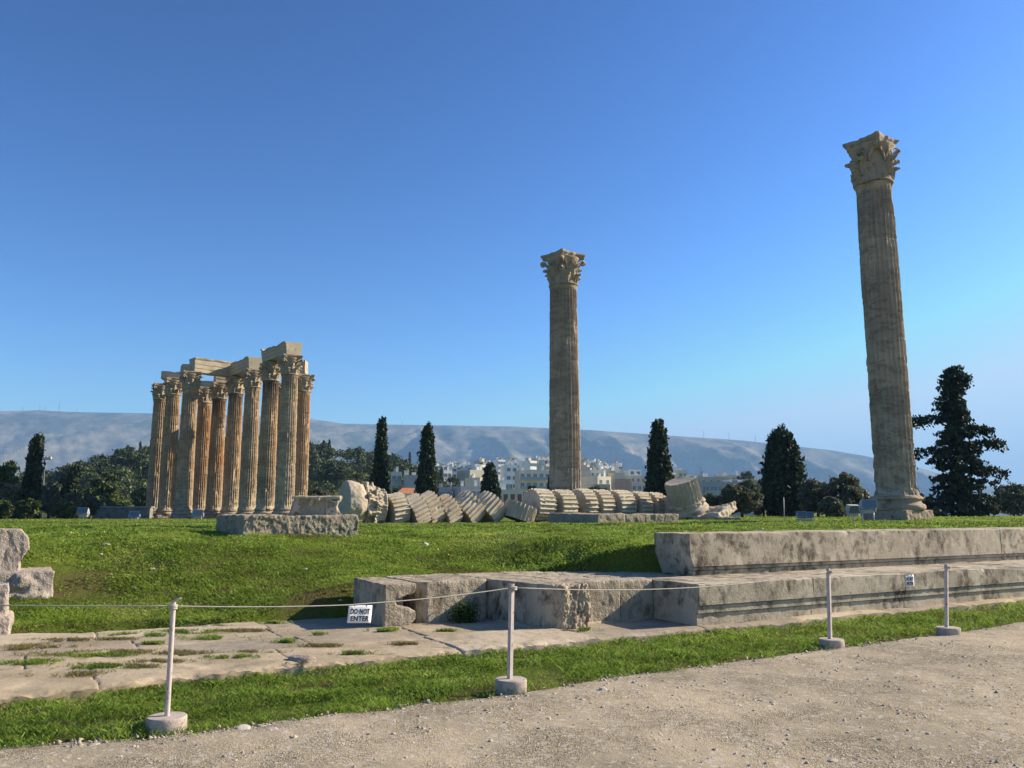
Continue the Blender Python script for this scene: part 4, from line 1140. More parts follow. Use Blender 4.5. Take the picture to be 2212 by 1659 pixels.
# ------------------------------------------------------------------ vegetation
def leaves(C, size, rs, up=None, asp=1.0, jit=.35, axis=None):
    """one small bent leaf quad at each point of C"""
    n = len(C); sz = size * (1 + jit * rs.uniform(-1, 1, n))
    nrm_ = rs.normal(size=(n, 3)); nrm_ /= np.linalg.norm(nrm_, axis=1)[:, None]
    if up is not None: nrm_ = nrm_ + np.array(up); nrm_ /= np.linalg.norm(nrm_, axis=1)[:, None]
    ref = rs.normal(size=(n, 3)) if axis is None else np.array(axis) + .45 * rs.normal(size=(n, 3))
    x = ref - nrm_ * np.einsum('ij,ij->i', ref, nrm_)[:, None]; x /= np.linalg.norm(x, axis=1)[:, None] + 1e-9
    y = np.cross(nrm_, x)
    hx = x * (sz * asp * .5)[:, None]; hy = y * (sz * .5)[:, None]
    V = np.stack([C - hx, C + hy * .9 - hx * .1, C + hx, C - hy * .9 + hx * .1], 1).reshape(-1, 3)
    F = np.arange(4 * n).reshape(n, 4)
    return V, F

def trunk_mb(h, r, rs, limbs=(), lean=(0, 0)):
    mb = MB(); pts = [(lean[0] * s + .05 * h * math.sin(s * 3 + r) * .3, lean[1] * s, h * s - .3 * (s == 0)) for s in np.linspace(0, 1, 6)]
    mb.tube(pts, [r * (1 - .75 * s) for s in np.linspace(0, 1, 6)], 7)
    for (s0, dx, dy, dz, rr) in limbs:
        b = Vector(pts[min(5, int(s0 * 5))])
        mb.tube([b, b + Vector((dx * .5, dy * .5, dz * .35)), b + Vector((dx, dy, dz))], [rr, rr * .7, rr * .25], 6)
    return mb

def tree(name, g, label, cat, crown, mat, trunk, group=None, tm='bark'):
    e = empty(name, g, label, cat, group)
    obj('trunk', trunk.mesh('trunk'), M[tm], e)
    o = obj('crown', fast_mesh('crown', *crown), M[mat], e, None, None, False)
    return e

def cypress(px, ytop, D, wpx, label, seed, ybase=None, prof=None, lean=0.0, dens=1.0, leaf=.30, rag=.25):
    rs = np.random.RandomState(seed)
    g = P(px, 1118, D); g.z = gz(g.x, D) if D < 130 else g.z
    if ybase: g.z = P(px, ybase, D).z
    top = P(px, ytop, D).z - g.z; wr = .78 * wpx / 2 * D / 1800.0
    prof = prof or [(0, .45), (.05, .8), (.2, 1.0), (.45, .85), (.7, .58), (.88, .30), (.96, .14), (1, .02)]
    pz = np.array([p[0] for p in prof]); pr = np.array([p[1] for p in prof])
    # upward tufts all over the surface
    K = int(560 * dens); s = rs.uniform(0.0, 1, K * 3); keep = rs.uniform(0, 1, K * 3) < np.interp(s, pz, pr) * .9 + .1; s = s[keep][:K]; K = len(s)
    A = rs.uniform(0, 2 * math.pi, K); rad = np.interp(s, pz, pr) * wr
    pt = np.stack([np.cos(A), np.sin(A), s * top * .35], 1)
    lump = 1 + rag * fbm(pt * 1.5 + seed, 3) + rag * .5 * rs.normal(size=K) * .5
    rr = rad * lump * np.sqrt(rs.uniform(.45, 1, K))
    C = np.stack([rr * np.cos(A) + lean * s * top, rr * np.sin(A), s * top], 1)
    L = []
    per = 22
    tw = wr * .20
    for k in range(per):
        off_ = rs.normal(size=(K, 3)) * np.array([tw, tw, tw * 1.9]) * .62
        L.append(C + off_)
    C2 = np.concatenate(L); 
    cl = leaves(C2, leaf, rs, None, 1.6, .5, (0, 0, 1))
    tr = trunk_mb(top * .93, max(.12, wr * .16), rs, (), (lean * top * .93, 0))
    return tree('cypress', g, label, 'cypress tree', cl, 'cypress', tr, 'dark cypresses')

FULL = [(0, .55), (.06, .85), (.25, 1.0), (.5, .92), (.68, .74), (.82, .55), (.93, .34), (.98, .15), (1, .03)]
SLIM = [(0, .7), (.1, .9), (.3, 1.0), (.5, .62), (.56, .5), (.64, .62), (.8, .72), (.92, .6), (.98, .35), (1, .05)]
cypress(58, 945, 85, 50, 'slim leaning cypress at the left, beside the lighting mast', 1, 1118, [(0, 1.0), (.15, .95), (.34, .8), (.48, .62), (.62, .56), (.8, .52), (.92, .5), (.98, .36), (1, .05)], .05, 1.0, .26, .22)
cypress(153, 1006, 112, 36, 'short pointed cypress behind the grey olive bushes', 2, None, FULL, 0, .8, .3)
cypress(132, 1027, 113, 26, 'smallest cypress, left of the short pointed one behind the olive bushes', 3, None, FULL, 0, .6, .3)
cypress(818, 906, 92, 48, 'tall narrow cypress nearest the temple group on its right side', 4, None, [(0, .8), (.1, .95), (.28, 1.0), (.45, .82), (.65, .55), (.85, .36), (.95, .24), (1, .03)], .015, 1.1, .26, .2)
cypress(921, 920, 92, 56, 'tall cypress with a ragged tip, second right of the temple group', 5, None, [(0, .85), (.15, 1.0), (.3, .92), (.5, .68), (.7, .52), (.86, .42), (.94, .3), (1, .05)], 0, 1.1, .26, .25)
cypress(1060, 1004, 95, 50, 'stubby dark cypress before the city, left of the lone column', 6, None, [(0, .8), (.2, 1.0), (.5, .9), (.7, .6), (.88, .45), (.97, .3), (1, .05)], -.02, .9, .26, .28)
cypress(1190, 1028, 96, 22, 'thin cypress peeping out behind the lone column', 7, None, None, 0, .6, .26)
cypress(1427, 918, 82, 72, 'broad pointed cypress right of the lone column', 8, None, [(0, .85), (.1, .95), (.22, 1.0), (.4, .85), (.6, .66), (.78, .5), (.9, .42), (.97, .28), (1, .05)], 0, 1.4, .26, .25)
cypress(1696, 938, 74, 96, 'widest darkest cypress, with a blunt jagged top, left of the olive trees', 9, None, [(0, .55), (.06, .75), (.2, .92), (.4, 1.0), (.6, .86), (.75, .72), (.86, .60), (.93, .48), (.97, .3), (1, .08)], 0, 1.9, .27, .3)

def conifer():
    rs = np.random.RandomState(77); D = 58.0
    g = P(2078, 1120, D); g.z = gz(g.x, D); H = P(2085, 797, D).z - g.z; m = D / 1745.0
    mb = MB(); L = []
    tx = lambda z: .01 * z
    mb.tube([(tx(z), 0, z - .2) for z in np.linspace(0, H * .97, 8)], np.linspace(.34, .03, 8), 8)
    # branch length (m) by height, left and right read off the outline
    hz_ = np.array([0, .06, .14, .24, .34, .44, .52, .58, .63, .67, .72, .80, .88, .95, 1.0]) * H
    lf = np.array([74, 82, 76, 72, 70, 52, 42, 36, 32, 32, 34, 35, 28, 22, 6]) * m
    rt = np.array([76, 80, 76, 72, 60, 50, 40, 38, 34, 32, 34, 32, 26, 28, 14]) * m
    nb = 116
    for i in range(nb):
        z = H * (i + rs.uniform(0, 1)) / nb * .985 + .2
        A = i * 2.39996 + rs.normal() * .25
        c = math.cos(A); ln = np.interp(z, hz_, rt if c > 0 else lf); ln = ln * (.60 + .40 * abs(c)) * rs.uniform(.62, 1.0)
        rise = (.16 + .38 * z / H) * ln * rs.uniform(.5, 1.2)
        pts = [Vector((tx(z) + c * ln * s, math.sin(A) * ln * s, z + rise * s * 1.2 - .30 * ln * s ** 2.2)) for s in (0, .3, .6, .85, 1)]
        mb.tube(pts, [.05 + .02 * ln, .05, .035, .02, .01], 5)
        n = int(7 + 8 * ln)
        for k in range(n):                                          # hanging sprays along the branch
            s = rs.uniform(.16, 1.04) ** .8; p = np.array(pts[0].lerp(pts[-1], min(s, 1))); q = np.array(pts[min(4, int(s * 4))]); p[2] = .45 * p[2] + .55 * q[2] + .03
            sd = rs.normal(size=3) * np.array([.13, .13, .06]) * (1 + .3 * ln)
            dr = rs.uniform(.12, .5)
            for j in range(10):
                f = rs.uniform(0, 1); L.append(p + sd + np.array([rs.normal() * .09, rs.normal() * .09, -.42 * dr * f + rs.normal() * .05]))
    # the long lone branches of the outline
    for (side, zf, ln, drop, up_) in ((-1, .672, 88 * m, .10, .05), (1, .455, 100 * m, .35, .85), (-1, .43, 98 * m, .55, .6), (1, .60, 74 * m, .3, .3), (1, .945, 38 * m, .2, .25), (1, .33, 98 * m, .3, .2)):
        z = zf * H
        pts = [Vector((side * ln * s, .2 * s, z + up_ * s * 1.3 - drop * 1.6 * s ** 3)) for s in np.linspace(0, 1, 7)]
        mb.tube(pts, np.linspace(.07, .02, 7), 5)
        for k in range(70):
            s = rs.uniform(.25, 1); p = np.array(pts[min(6, int(s * 6.99))])
            for j in range(8): L.append(p + rs.normal(size=3) * np.array([.17, .17, .10]) + np.array([0, 0, -abs(rs.normal()) * .16 * (1 + s)]))
    cl = leaves(np.array(L), .17, rs, None, 1.5, .5, (0, 0, 1))
    tree('conifer', g, 'ragged dark conifer with drooping branches at the far right', 'conifer tree', cl, 'conifer', mb)
conifer()

def broad(name, px, ytop, ybase, D, wpx, label, mat, seed, cat='tree', leaf=.2, n=46, per=130, flat=.8, stems=3, group=None, up=(0, -.0, .4), trunk_h=.08, asp=1.8, gap=.30):
    rs = np.random.RandomState(seed)
    g = P(px, ybase, D)
    if D < 130: g.z = gz(g.x, D)
    H = P(px, ytop, D).z - g.z; wr = wpx / 2 * D / 1790.0
    # clumps in the crown's shell
    U = rs.normal(size=(n, 3)); U /= np.linalg.norm(U, axis=1)[:, None]; U[:, 2] = np.where(U[:, 2] < -.9, -U[:, 2] * .5, U[:, 2])
    rr = rs.uniform(.45, .92, n)[:, None]
    ch = H * (1 - trunk_h * .5)
    C = U * rr * np.array([wr * .92, wr * .8, ch * .48]) + np.array([0, 0, H - ch * .52])
    C[:, 2] = np.clip(C[:, 2], H * .08, H)
    L = []
    for c in C:
        k = int(per * rs.uniform(.5, 1.3)); s = gap * min(wr, ch * .6) * rs.uniform(.55, 1.15)
        d = rs.normal(size=(k, 3)); d /= np.linalg.norm(d, axis=1)[:, None]
        L.append(c + d * (s * rs.uniform(.25, 1, k) ** .5)[:, None] * np.array([1, 1, flat]))
    cl = leaves(np.concatenate(L), leaf, rs, up, asp, .5)
    limbs = [(rs.uniform(.3, .9), *(C[rs.randint(n)] * np.array([.8, .8, 0]) + np.array([0, 0, H * rs.uniform(.25, .5)])), .05 + .015 * H) for _ in range(stems * 2)]
    return tree(name, g, label, cat, cl, mat, trunk_mb(H * .6, .03 * H + .05, rs, limbs), group)

GO = 'olive trees round the field'
broad('olive_tree', 1603, 1036, 1120, 62, 108, 'round grey green olive tree right of the fallen plinth', 'olive', 101, 'olive tree', .15, 60, 210, .8, 4, GO)
broad('olive_tree', 1768, 1030, 1120, 66, 84, 'olive tree overlapping the right side of the widest cypress', 'olive', 102, 'olive tree', .15, 50, 130, .8, 4, GO, gap=.28)
broad('olive_tree', 1828, 1016, 1120, 64, 104, 'airy olive tree standing just left of the single column on the right', 'olive', 103, 'olive tree', .15, 56, 120, .8, 5, GO, gap=.27)
broad('olive_tree', 2200, 1038, 1120, 66, 96, 'olive tree cut by the right edge of the picture', 'olive', 104, 'olive tree', .15, 55, 120, .8, 4, GO)
broad('bare_shrub', 1987, 1046, 1118, 72, 44, 'leafless pinkish shrub between the right column and the conifer', 'bare', 105, 'shrub', .13, 30, 60, .9, 6, None)
GL = 'grey olive bushes left of the temple group'
broad('olive_bush', 152, 1060, 1118, 92, 64, 'grey olive bush right of the leaning cypress', 'olive', 106, 'olive bush', .2, 44, 150, .9, 3, GL)
broad('olive_bush', 104, 1042, 1118, 96, 66, 'tall green olive bush hugging the leaning cypress', 'olive', 107, 'olive bush', .2, 44, 150, .9, 3, GL)
broad('olive_bush', 192, 1062, 1112, 94, 42, 'small grey olive bush left of the shed', 'olive', 108, 'olive bush', .2, 36, 130, .9, 3, GL)
broad('olive_bush', 232, 1078, 1104, 104, 44, 'low olive bush behind the left part of the shed', 'olive', 109, 'olive bush', .2, 30, 120, .9, 3, GL)
broad('olive_bush', 20, 1040, 1118, 90, 70, 'olive bush left of the leaning cypress, below the dark pine', 'olive', 110, 'olive bush', .2, 44, 150, .9, 3, GL)
broad('pine_tree', 217, 1012, 1112, 125, 84, 'bright green pine above the shed at the left', 'pine', 111, 'pine tree', .3, 34, 170, .6, 3, 'pine trees', gap=.34)
broad('pine_tree', -20, 978, 1118, 95, 100, 'large dark pine cut by the left edge of the picture', 'pine', 112, 'pine tree', .28, 48, 170, .7, 3, 'pine trees')
broad('bush', 262, 1076, 1104, 108, 40, 'bright green round bush right above the shed roof', 'bush', 113, 'bush', .22, 26, 140, .8, 2, 'green bushes')
broad('bush', 847, 1040, 1080, 90, 34, 'bright green bush at the foot of the tall narrow cypress', 'bush', 114, 'bush', .2, 26, 140, .8, 2, 'green bushes')
broad('bush', 742, 1052, 1112, 84, 70, 'dark loose bush behind the carved fragment', 'olive', 115, 'bush', .22, 36, 120, .8, 3, 'green bushes')
broad('bush', 690, 1050, 1112, 100, 60, 'dark bush between the temple group and the carved fragment', 'olive', 116, 'bush', .24, 36, 120, .8, 3, 'green bushes')
broad('olive_bush', 1290, 1048, 1075, 130, 54, 'small olive bush before the cream house right of the lone column', 'olive', 117, 'olive bush', .2, 30, 130, .8, 3, 'olive bushes below the city')
broad('olive_bush', 1078, 1066, 1095, 110, 40, 'small olive bush below the house with red shutters', 'olive', 118, 'olive bush', .2, 30, 130, .8, 3, 'olive bushes below the city')
broad('bush', 1150, 1044, 1090, 180, 34, 'yellow green bush below the cream balcony building', 'bush', 119, 'bush', .3, 26, 120, .8, 2, 'green bushes')
broad('tree', 1612, 1016, 1045, 340, 40, 'pale tree growing above the long glazed building', 'olive', 120, 'tree', .5, 24, 110, .8, 2, None)

GH = 'hedge like shrubs along the edge of the field'
for i, (px, yt, D, w, lab) in enumerate([(1548, 1066, 74, 60, 'low shrub between the fallen plinth and the round olive tree'), (1650, 1062, 76, 66, 'shrub filling the gap between the round olive tree and the widest cypress'), (1738, 1060, 78, 70, 'shrub at the right foot of the widest cypress'),
                                         (1800, 1072, 60, 60, 'low dark shrub behind the floodlight with a broad hood'), (1862, 1052, 80, 60, 'shrub just left of the foot of the single column on the right'), (2010, 1076, 70, 50, 'low shrub between the right column and the conifer foot'),
                                         (2136, 1070, 70, 70, 'shrub right of the conifer foot'), (2190, 1062, 78, 80, 'rear shrub at the right edge behind the cut off olive tree'), (1500, 1082, 120, 50, 'far shrub behind the tilted bottom drum')]):
    broad('shrub', px, yt, 1120, D, w, lab, 'olive', 140 + i, 'shrub', .17, 34, 130, .9, 3, GH, gap=.34)
for i, (px, yt, D, w, lab) in enumerate([(-10, 1076, 86, 80, 'dark bush at the left edge below the olive bush'), (60, 1080, 82, 60, 'dark bush at the foot of the leaning cypress'), (140, 1086, 86, 60, 'low bush before the grey olive bushes'), (310, 1040, 135, 70, 'dark tree seen just left of the leftmost temple column')]):
    broad('bush', px, yt, 1119, D, w, lab, 'pine', 160 + i, 'bush', .22, 36, 150, .9, 2, 'green bushes', gap=.36)

# the wood on the far hill
def far_wood():
    rs = np.random.RandomState(5); Vs = []; Fs = []; o = 0
    mbt = MB(); cnt = 0
    for k in range(900):
        X = rs.uniform(-235, -20); Y = rs.uniform(215, 420)
        if Y > 345 + rs.uniform(-20, 20): continue
        gzv = gz(X, Y); dens = gzv / 21.0
        if rs.uniform() > dens * 1.6 + .05: continue
        kind = rs.uniform()
        H = rs.uniform(6, 10.5) if kind < .8 else rs.uniform(8, 12)
        if kind < .8:
            w = rs.uniform(2.6, 4.6); n = 13; U = rs.normal(size=(n, 3)); U /= np.linalg.norm(U, axis=1)[:, None]; U[:, 2] = np.abs(U[:, 2])
            C = U * np.array([w * .75, w * .75, H * .32]) + np.array([0, 0, H * .62]); per = 62; s = w * .36
            pts = (C[:, None, :] + rs.normal(size=(n, per, 3)) * np.array([s, s, s * .5]) * .55).reshape(-1, 3)
            low = rs.normal(size=(120, 3)) * np.array([w * .5, w * .5, H * .2]) + np.array([0, 0, H * .35]); pts = np.concatenate([pts, low]); pts[:, 2] = np.clip(pts[:, 2], .1, None)
            v, f = leaves(pts, .52, rs, (0, 0, .6), 1.4, .5)
        else:
            s = rs.uniform(0, 1, 260); A = rs.uniform(0, 6.28, 260); r = (1 - s) ** .8 * 1.1 * np.sqrt(rs.uniform(.3, 1, 260)) + .1
            v, f = leaves(np.stack([r * np.cos(A), r * np.sin(A), s * H], 1), .6, rs, None, 1.8, .4, (0, 0, 1))
        Vs.append(v + np.array([X, Y, gzv])); Fs.append(f + o); o += len(v); cnt += 1
    me = fast_mesh('hillside_wood', np.concatenate(Vs), np.concatenate(Fs))
    tag(obj('hillside_wood', me, M['wood'], None, None, False), kind='stuff')
    print('wood trees', cnt)
far_wood()

# ------------------------------------------------------------------ the city behind
def wall_mat(name, c, seed): 
    t = NT(name, .85, .2); oc = t.obj_co()
    n = t.noise(t.scale(oc, (1, 1, .5)), .35, 6, .6); c = np.array(c)
    return t.done(t.mix(t.ramp(n, [(.35, 0), (.7, 1)]), tuple(c * .86), tuple(np.minimum(c * 1.06, .9))))
WM = {k: wall_mat('render_' + k, c, i) for i, (k, c) in enumerate({'white': (.86, .84, .79), 'cream': (.72, .64, .48), 'grey': (.42, .41, .39), 'beige': (.64, .565, .45), 'brick': (.50, .34, .25), 'bluegrey': (.34, .37, .39), 'stone': (.48, .42, .34)}.items())}
M['pane'] = plain('window_pane', (.13, .16, .19), .15, .6, 0, .2, .4)
M['shutter_red'] = plain('red_brown_shutter', (.22, .08, .06), .7)
M['frame'] = plain('window_frame', (.55, .55, .53), .6)
M['rail'] = plain('balcony_rail', (.28, .36, .36), .5, .4)
M['slab'] = plain('balcony_slab', (.62, .58, .50), .8)
M['tile'] = plain('orange_roof_tile', (.48, .20, .09), .85, .2, 0, .2, 2)
M['awning'] = plain('awning_cloth', (.72, .58, .50), .8)
M['rooftop'] = plain('roof_screed', (.50, .47, .42), .9, .2)
_win = {}
def window_mesh(w, h):
    k = (round(w, 2), round(h, 2))
    if k not in _win:
        f = MB(); b = .09
        for c, d in (((-w / 2 + b / 2, 0, 0), (b, .1, h)), ((w / 2 - b / 2, 0, 0), (b, .1, h)), ((0, 0, h / 2 - b / 2), (w - 2 * b, .1, b)), ((0, 0, -h / 2 + b / 2), (w - 2 * b, .1, b)), ((0, 0, 0), (.05, .08, h - 2 * b))): f.box(c, d)
        p = MB(); p.box((0, .01, 0), (w - 2 * b + .01, .03, h - 2 * b + .01))
        s_ = MB(); s_.box((0, 0, 0), (w, .12, h)); 
        _win[k] = (f.mesh('window'), p.mesh('pane'), s_.mesh('window'))
    return _win[k]

GC = 'houses of the city behind the ruins'
def house(px0, px1, pytop, D, mat, label, rot=18, fl=2, cols=3, rcols=2, depth=9.0, balc=(), fine=True, pent=None, tank=0, ant=0, shut=None, tile=False, extra=None, wsize=(1.25, 1.5), blank=False, floor_h=3.1, base_drop=14):
    r = math.radians(rot)
    xl, xr = ray(px0, pytop)[0] * D, ray(px1, pytop)[0] * D
    wt = (xr - xl); cw, sw = math.cos(r), abs(math.sin(r))
    depth = min(depth, .75 * wt / max(sw, .15)) if rot else depth
    w = max(2.0, (wt - depth * sw) / cw)
    z = P(0, pytop, D).z
    cx = (xl + xr) / 2
    zb = gz(cx, D) - 3.0; H = max(z - zb, 4.0); zb = z - H
    e = empty('apartment_house' if not tile else 'tiled_house', (cx, D + depth * .5, zb), label, 'building', GC, r)
    mb = MB(); mb.box((0, 0, (H - .5) / 2), (w, depth, H - .5))
    if not tile:
        for c, d in (((0, -depth / 2 + .1, H - .25), (w, .2, .5)), ((0, depth / 2 - .1, H - .25), (w, .2, .5)), ((-w / 2 + .1, 0, H - .25), (.2, depth - .4, .5)), ((w / 2 - .1, 0, H - .25), (.2, depth - .4, .5))): mb.box(c, d)
    obj('wall', mb.mesh('wall'), WM[mat], e, None, None, False)
    if tile:
        mb = MB(); mb.add([(-w / 2 - .3, -depth / 2 - .3, H - .49), (w / 2 + .3, -depth / 2 - .3, H - .49), (w / 2 + .3, depth / 2 + .3, H - .49), (-w / 2 - .3, depth / 2 + .3, H - .49), (-w / 4, 0, H + 1.0), (w / 4, 0, H + 1.0)], [(0, 1, 5, 4), (1, 2, 5), (2, 3, 4, 5), (3, 0, 4), (3, 2, 1, 0)])
        obj('roof', mb.mesh('roof'), M['tile'], e, None, None, False)
    else:
        mb = MB(); mb.box((0, 0, H - .46), (w - .42, depth - .42, .06)); obj('roof', mb.mesh('roof'), M['rooftop'], e, None, None, False)
    ww, wh = wsize; fm, pm, sm_ = window_mesh(ww, wh)
    for f in range(fl):
        zc = H - (.9 if not tile else 1.1) - wh / 2 - .25 - f * floor_h
        for side, n in ((0, cols), (1, rcols)):
            if blank and side == 0: continue
            for k in range(n):
                if side == 0: loc = (-w / 2 + w * (k + .5) / n, -depth / 2 - .03, zc); ro = 0
                else: loc = (w / 2 + .03, -depth / 2 + depth * (k + .5) / n, zc); ro = math.pi / 2
                if shut:
                    o = obj('window', sm_, None, e, loc, False)
                    if not len(sm_.materials): sm_.materials.append(M[shut])
                elif fine:
                    o = obj('window', fm, M['frame'], e, loc, False); obj('pane', pm, M['pane'], o, None, False)
                else:
                    o = obj('window', sm_, M['pane'], e, loc, False)
                o.rotation_euler = (0, 0, ro)
    for (f, x0, x1) in balc:
        zf = H - .5 - (f + 1) * floor_h + .15
        mb = MB(); mb.box((w * (x0 + x1 - 1) / 2, -depth / 2 - .65, zf), (w * (x1 - x0), 1.3, .16)); s_ = obj('balcony', mb.mesh('balcony'), M['slab'], e, None, None, False)
        mb = MB(); mb.box((w * (x0 + x1 - 1) / 2, -depth / 2 - 1.26, zf + .6), (w * (x1 - x0), .05, .9)); obj('railing', mb.mesh('railing'), M['rail'], s_, None, None, False)
    if pent:
        x0, x1, ph = pent
        mb = MB(); mb.box((w * (x0 + x1 - 1) / 2, depth * .1, H - .43 + ph / 2), (w * (x1 - x0), depth * .6, ph)); mb.box((w * (x0 + x1 - 1) / 2, depth * .1, H - .43 + ph + .06), (w * (x1 - x0) + .6, depth * .6 + .6, .12))
        p_ = obj('penthouse', mb.mesh('penthouse'), WM['white' if mat != 'white' else 'cream'], e, None, None, False)
        n = max(1, int(w * (x1 - x0) / 2.6))
        for k in range(n):
            o = obj('window', window_mesh(1.5, 1.3)[2], M['pane'], p_, (w * (x0 - .5) + w * (x1 - x0) * (k + .5) / n, depth * .1 - depth * .3 - .03, H - .43 + ph * .55), False)
    rg = random.Random(int(px0 * 7 + pytop))
    for k in range(tank):
        mb = MB(); x = w * rg.uniform(-.42, .42); y = depth * rg.uniform(-.35, .3); s = rg.uniform(.5, 1.1)
        if rg.random() < .5: mb.box((x, y, H - .43 + s), (s * 1.6, s * 1.4, 2 * s)); mb.box((x, y, H - .43 + 2 * s + .05), (s * 1.8, s * 1.6, .1)); obj('stair_head', mb.mesh('stair_head'), WM[rg.choice(['white', 'cream', 'grey'])], e, None, None, False)
        else: mb.box((x, y, H - .43 + 1.2 * s), (.7, .7, 2.4 * s)); mb.box((x, y, H - .43 + 2.4 * s + .12), (.9, .9, .14)); obj('chimney', mb.mesh('chimney'), WM['white'], e, None, None, False)
    for k in range(ant):
        mb = MB(); x = w * rg.uniform(-.4, .4); h = rg.uniform(2.5, 4.5)
        mb.tube([(x, 0, H - .45), (x, 0, H + h)], .06, 5); mb.box((x, 0, H + h - .3), (1.6, .05, .05)); mb.box((x, 0, H + h - .9), (1.0, .05, .05)); obj('aerial', mb.mesh('aerial'), M['mast'], e, None, None, False)
    if extra == 'awning':
        for f in (.3, .7):
            mb = MB(); y = -depth / 2 + depth * f; zz = H - 2.0
            V = [(w / 2, y - 1.3, zz + .6), (w / 2, y + 1.3, zz + .6), (w / 2 + 1.2, y + 1.3, zz - .4), (w / 2 + 1.2, y - 1.3, zz - .4)]; V += [(a_, b_, c_ - .06) for a_, b_, c_ in V]
            mb.add(V, [(0, 3, 2, 1), (4, 5, 6, 7), (0, 1, 5, 4), (1, 2, 6, 5), (2, 3, 7, 6), (3, 0, 4, 7)]); obj('awning', mb.mesh('awning'), M['awning'], e, None, None, False)
    return e

# nearest row
house(836, 868, 1019, 262, 'cream', 'narrow house with glazed balconies between the two tall cypresses', 14, 3, 2, 1, 6, [(0, .02, .98), (1, .02, .98)], tank=2)
house(866, 915, 1026, 258, 'grey', 'plain grey blank wall house left of the ragged tipped cypress', 10, 2, 2, 1, 7, (), blank=True, tank=3, ant=1)
house(846, 910, 1062, 205, 'white', 'small house with an orange tiled roof above the leaning drums', 12, 1, 3, 1, 7, (), tile=True)
house(942, 976, 1052, 226, 'bluegrey', 'glassy low house right of the ragged tipped cypress', 8, 2, 4, 1, 7, [(0, 0, 1)], tank=1)
house(974, 1040, 1050, 222, 'bluegrey', 'long blue grey house with a roof band left of the stubby cypress', 20, 2, 4, 2, 8, [(0, .05, .7)], tank=2, ant=1)
house(1002, 1048, 1031, 268, 'cream', 'cream house with a bright right wall behind the stubby cypress', 40, 2, 2, 3, 8, (), tank=2)
house(984, 1050, 1015, 318, 'beige', 'beige block with a blank front and sunny right side above the blue grey house', 34, 3, 0, 3, 10, (), blank=True, tank=3, pent=(.55, .98, 2.6))
house(940, 976, 1016, 330, 'white', 'stepped white house right beside the top of the ragged cypress foot', 25, 3, 2, 2, 8, [(1, 0, 1)], tank=3)
house(1080, 1118, 1004, 316, 'white', 'tall plain white house with two dark windows left of the balcony building', 16, 3, 2, 1, 8, (), tank=3, wsize=(1.5, 1.4))
house(1112, 1190, 1016, 288, 'cream', 'cream building with long balconies just left of the lone column', 10, 4, 5, 1, 9, [(0, .0, .98), (1, .04, .98), (2, .0, 1)], tank=3, wsize=(1.5, 1.9))
house(1076, 1106, 1037, 240, 'white', 'small white house above the house with red shutters', 12, 2, 3, 1, 6, [(0, 0, 1)], tank=1)
house(1076, 1130, 1057, 200, 'cream', 'low cream house with three red brown shutters', 8, 1, 3, 1, 7, (), shut='shutter_red', wsize=(1.0, 1.9), tank=1)
house(1256, 1322, 1029, 292, 'cream', 'cream house with pink awnings right of the lone column', 38, 2, 2, 2, 9, (), extra='awning', tank=2)
house(1258, 1310, 1015, 330, 'beige', 'beige house with terraces above the house with pink awnings', 22, 3, 3, 2, 8, [(0, 0, .8), (1, 0, .9)], tank=3, ant=1)
house(1280, 1318, 1046, 240, 'stone', 'low brown wall house in front of the awnings', 6, 1, 2, 0, 6, ())
house(1332, 1364, 1034, 262, 'brick', 'pinkish brick gable wall standing among the houses right of the lone column', 12, 1, 0, 0, 6, (), blank=True)
house(1318, 1350, 1021, 330, 'beige', 'blank beige block behind the brick wall', 14, 2, 0, 1, 8, (), blank=True, tank=1)
house(1348, 1396, 1027, 342, 'beige', 'beige house with a glazed white penthouse left of the broad cypress', 16, 3, 3, 1, 9, [(1, 0, 1)], pent=(.1, .9, 2.8), tank=1)
house(1357, 1398, 1042, 282, 'beige', 'house with a flat overhanging roof left of the broad cypress foot', 8, 2, 3, 1, 8, [(1, 0, 1)])
house(1456, 1484, 1016, 330, 'beige', 'house with a terrace peeking out right of the broad cypress', 12, 3, 2, 1, 8, [(0, 0, 1)], tank=2)
house(1484, 1578, 1030, 332, 'stone', 'brownish roofscape house with chimneys and tall aerials above the tilted drum', 10, 2, 5, 1, 10, (), tank=6, ant=3)
house(1508, 1652, 1041, 232, 'bluegrey', 'long glazed blue grey building with a pale roof edge behind the olive tree', 6, 2, 8, 0, 8, [(0, .02, .98), (1, .02, .98)], wsize=(2.2, 1.9), pent=(.5, .99, 1.0))
house(1555, 1622, 1027, 345, 'beige', 'low beige house behind the pale tree at the right end of the city', 10, 2, 4, 1, 8, (), tank=3)
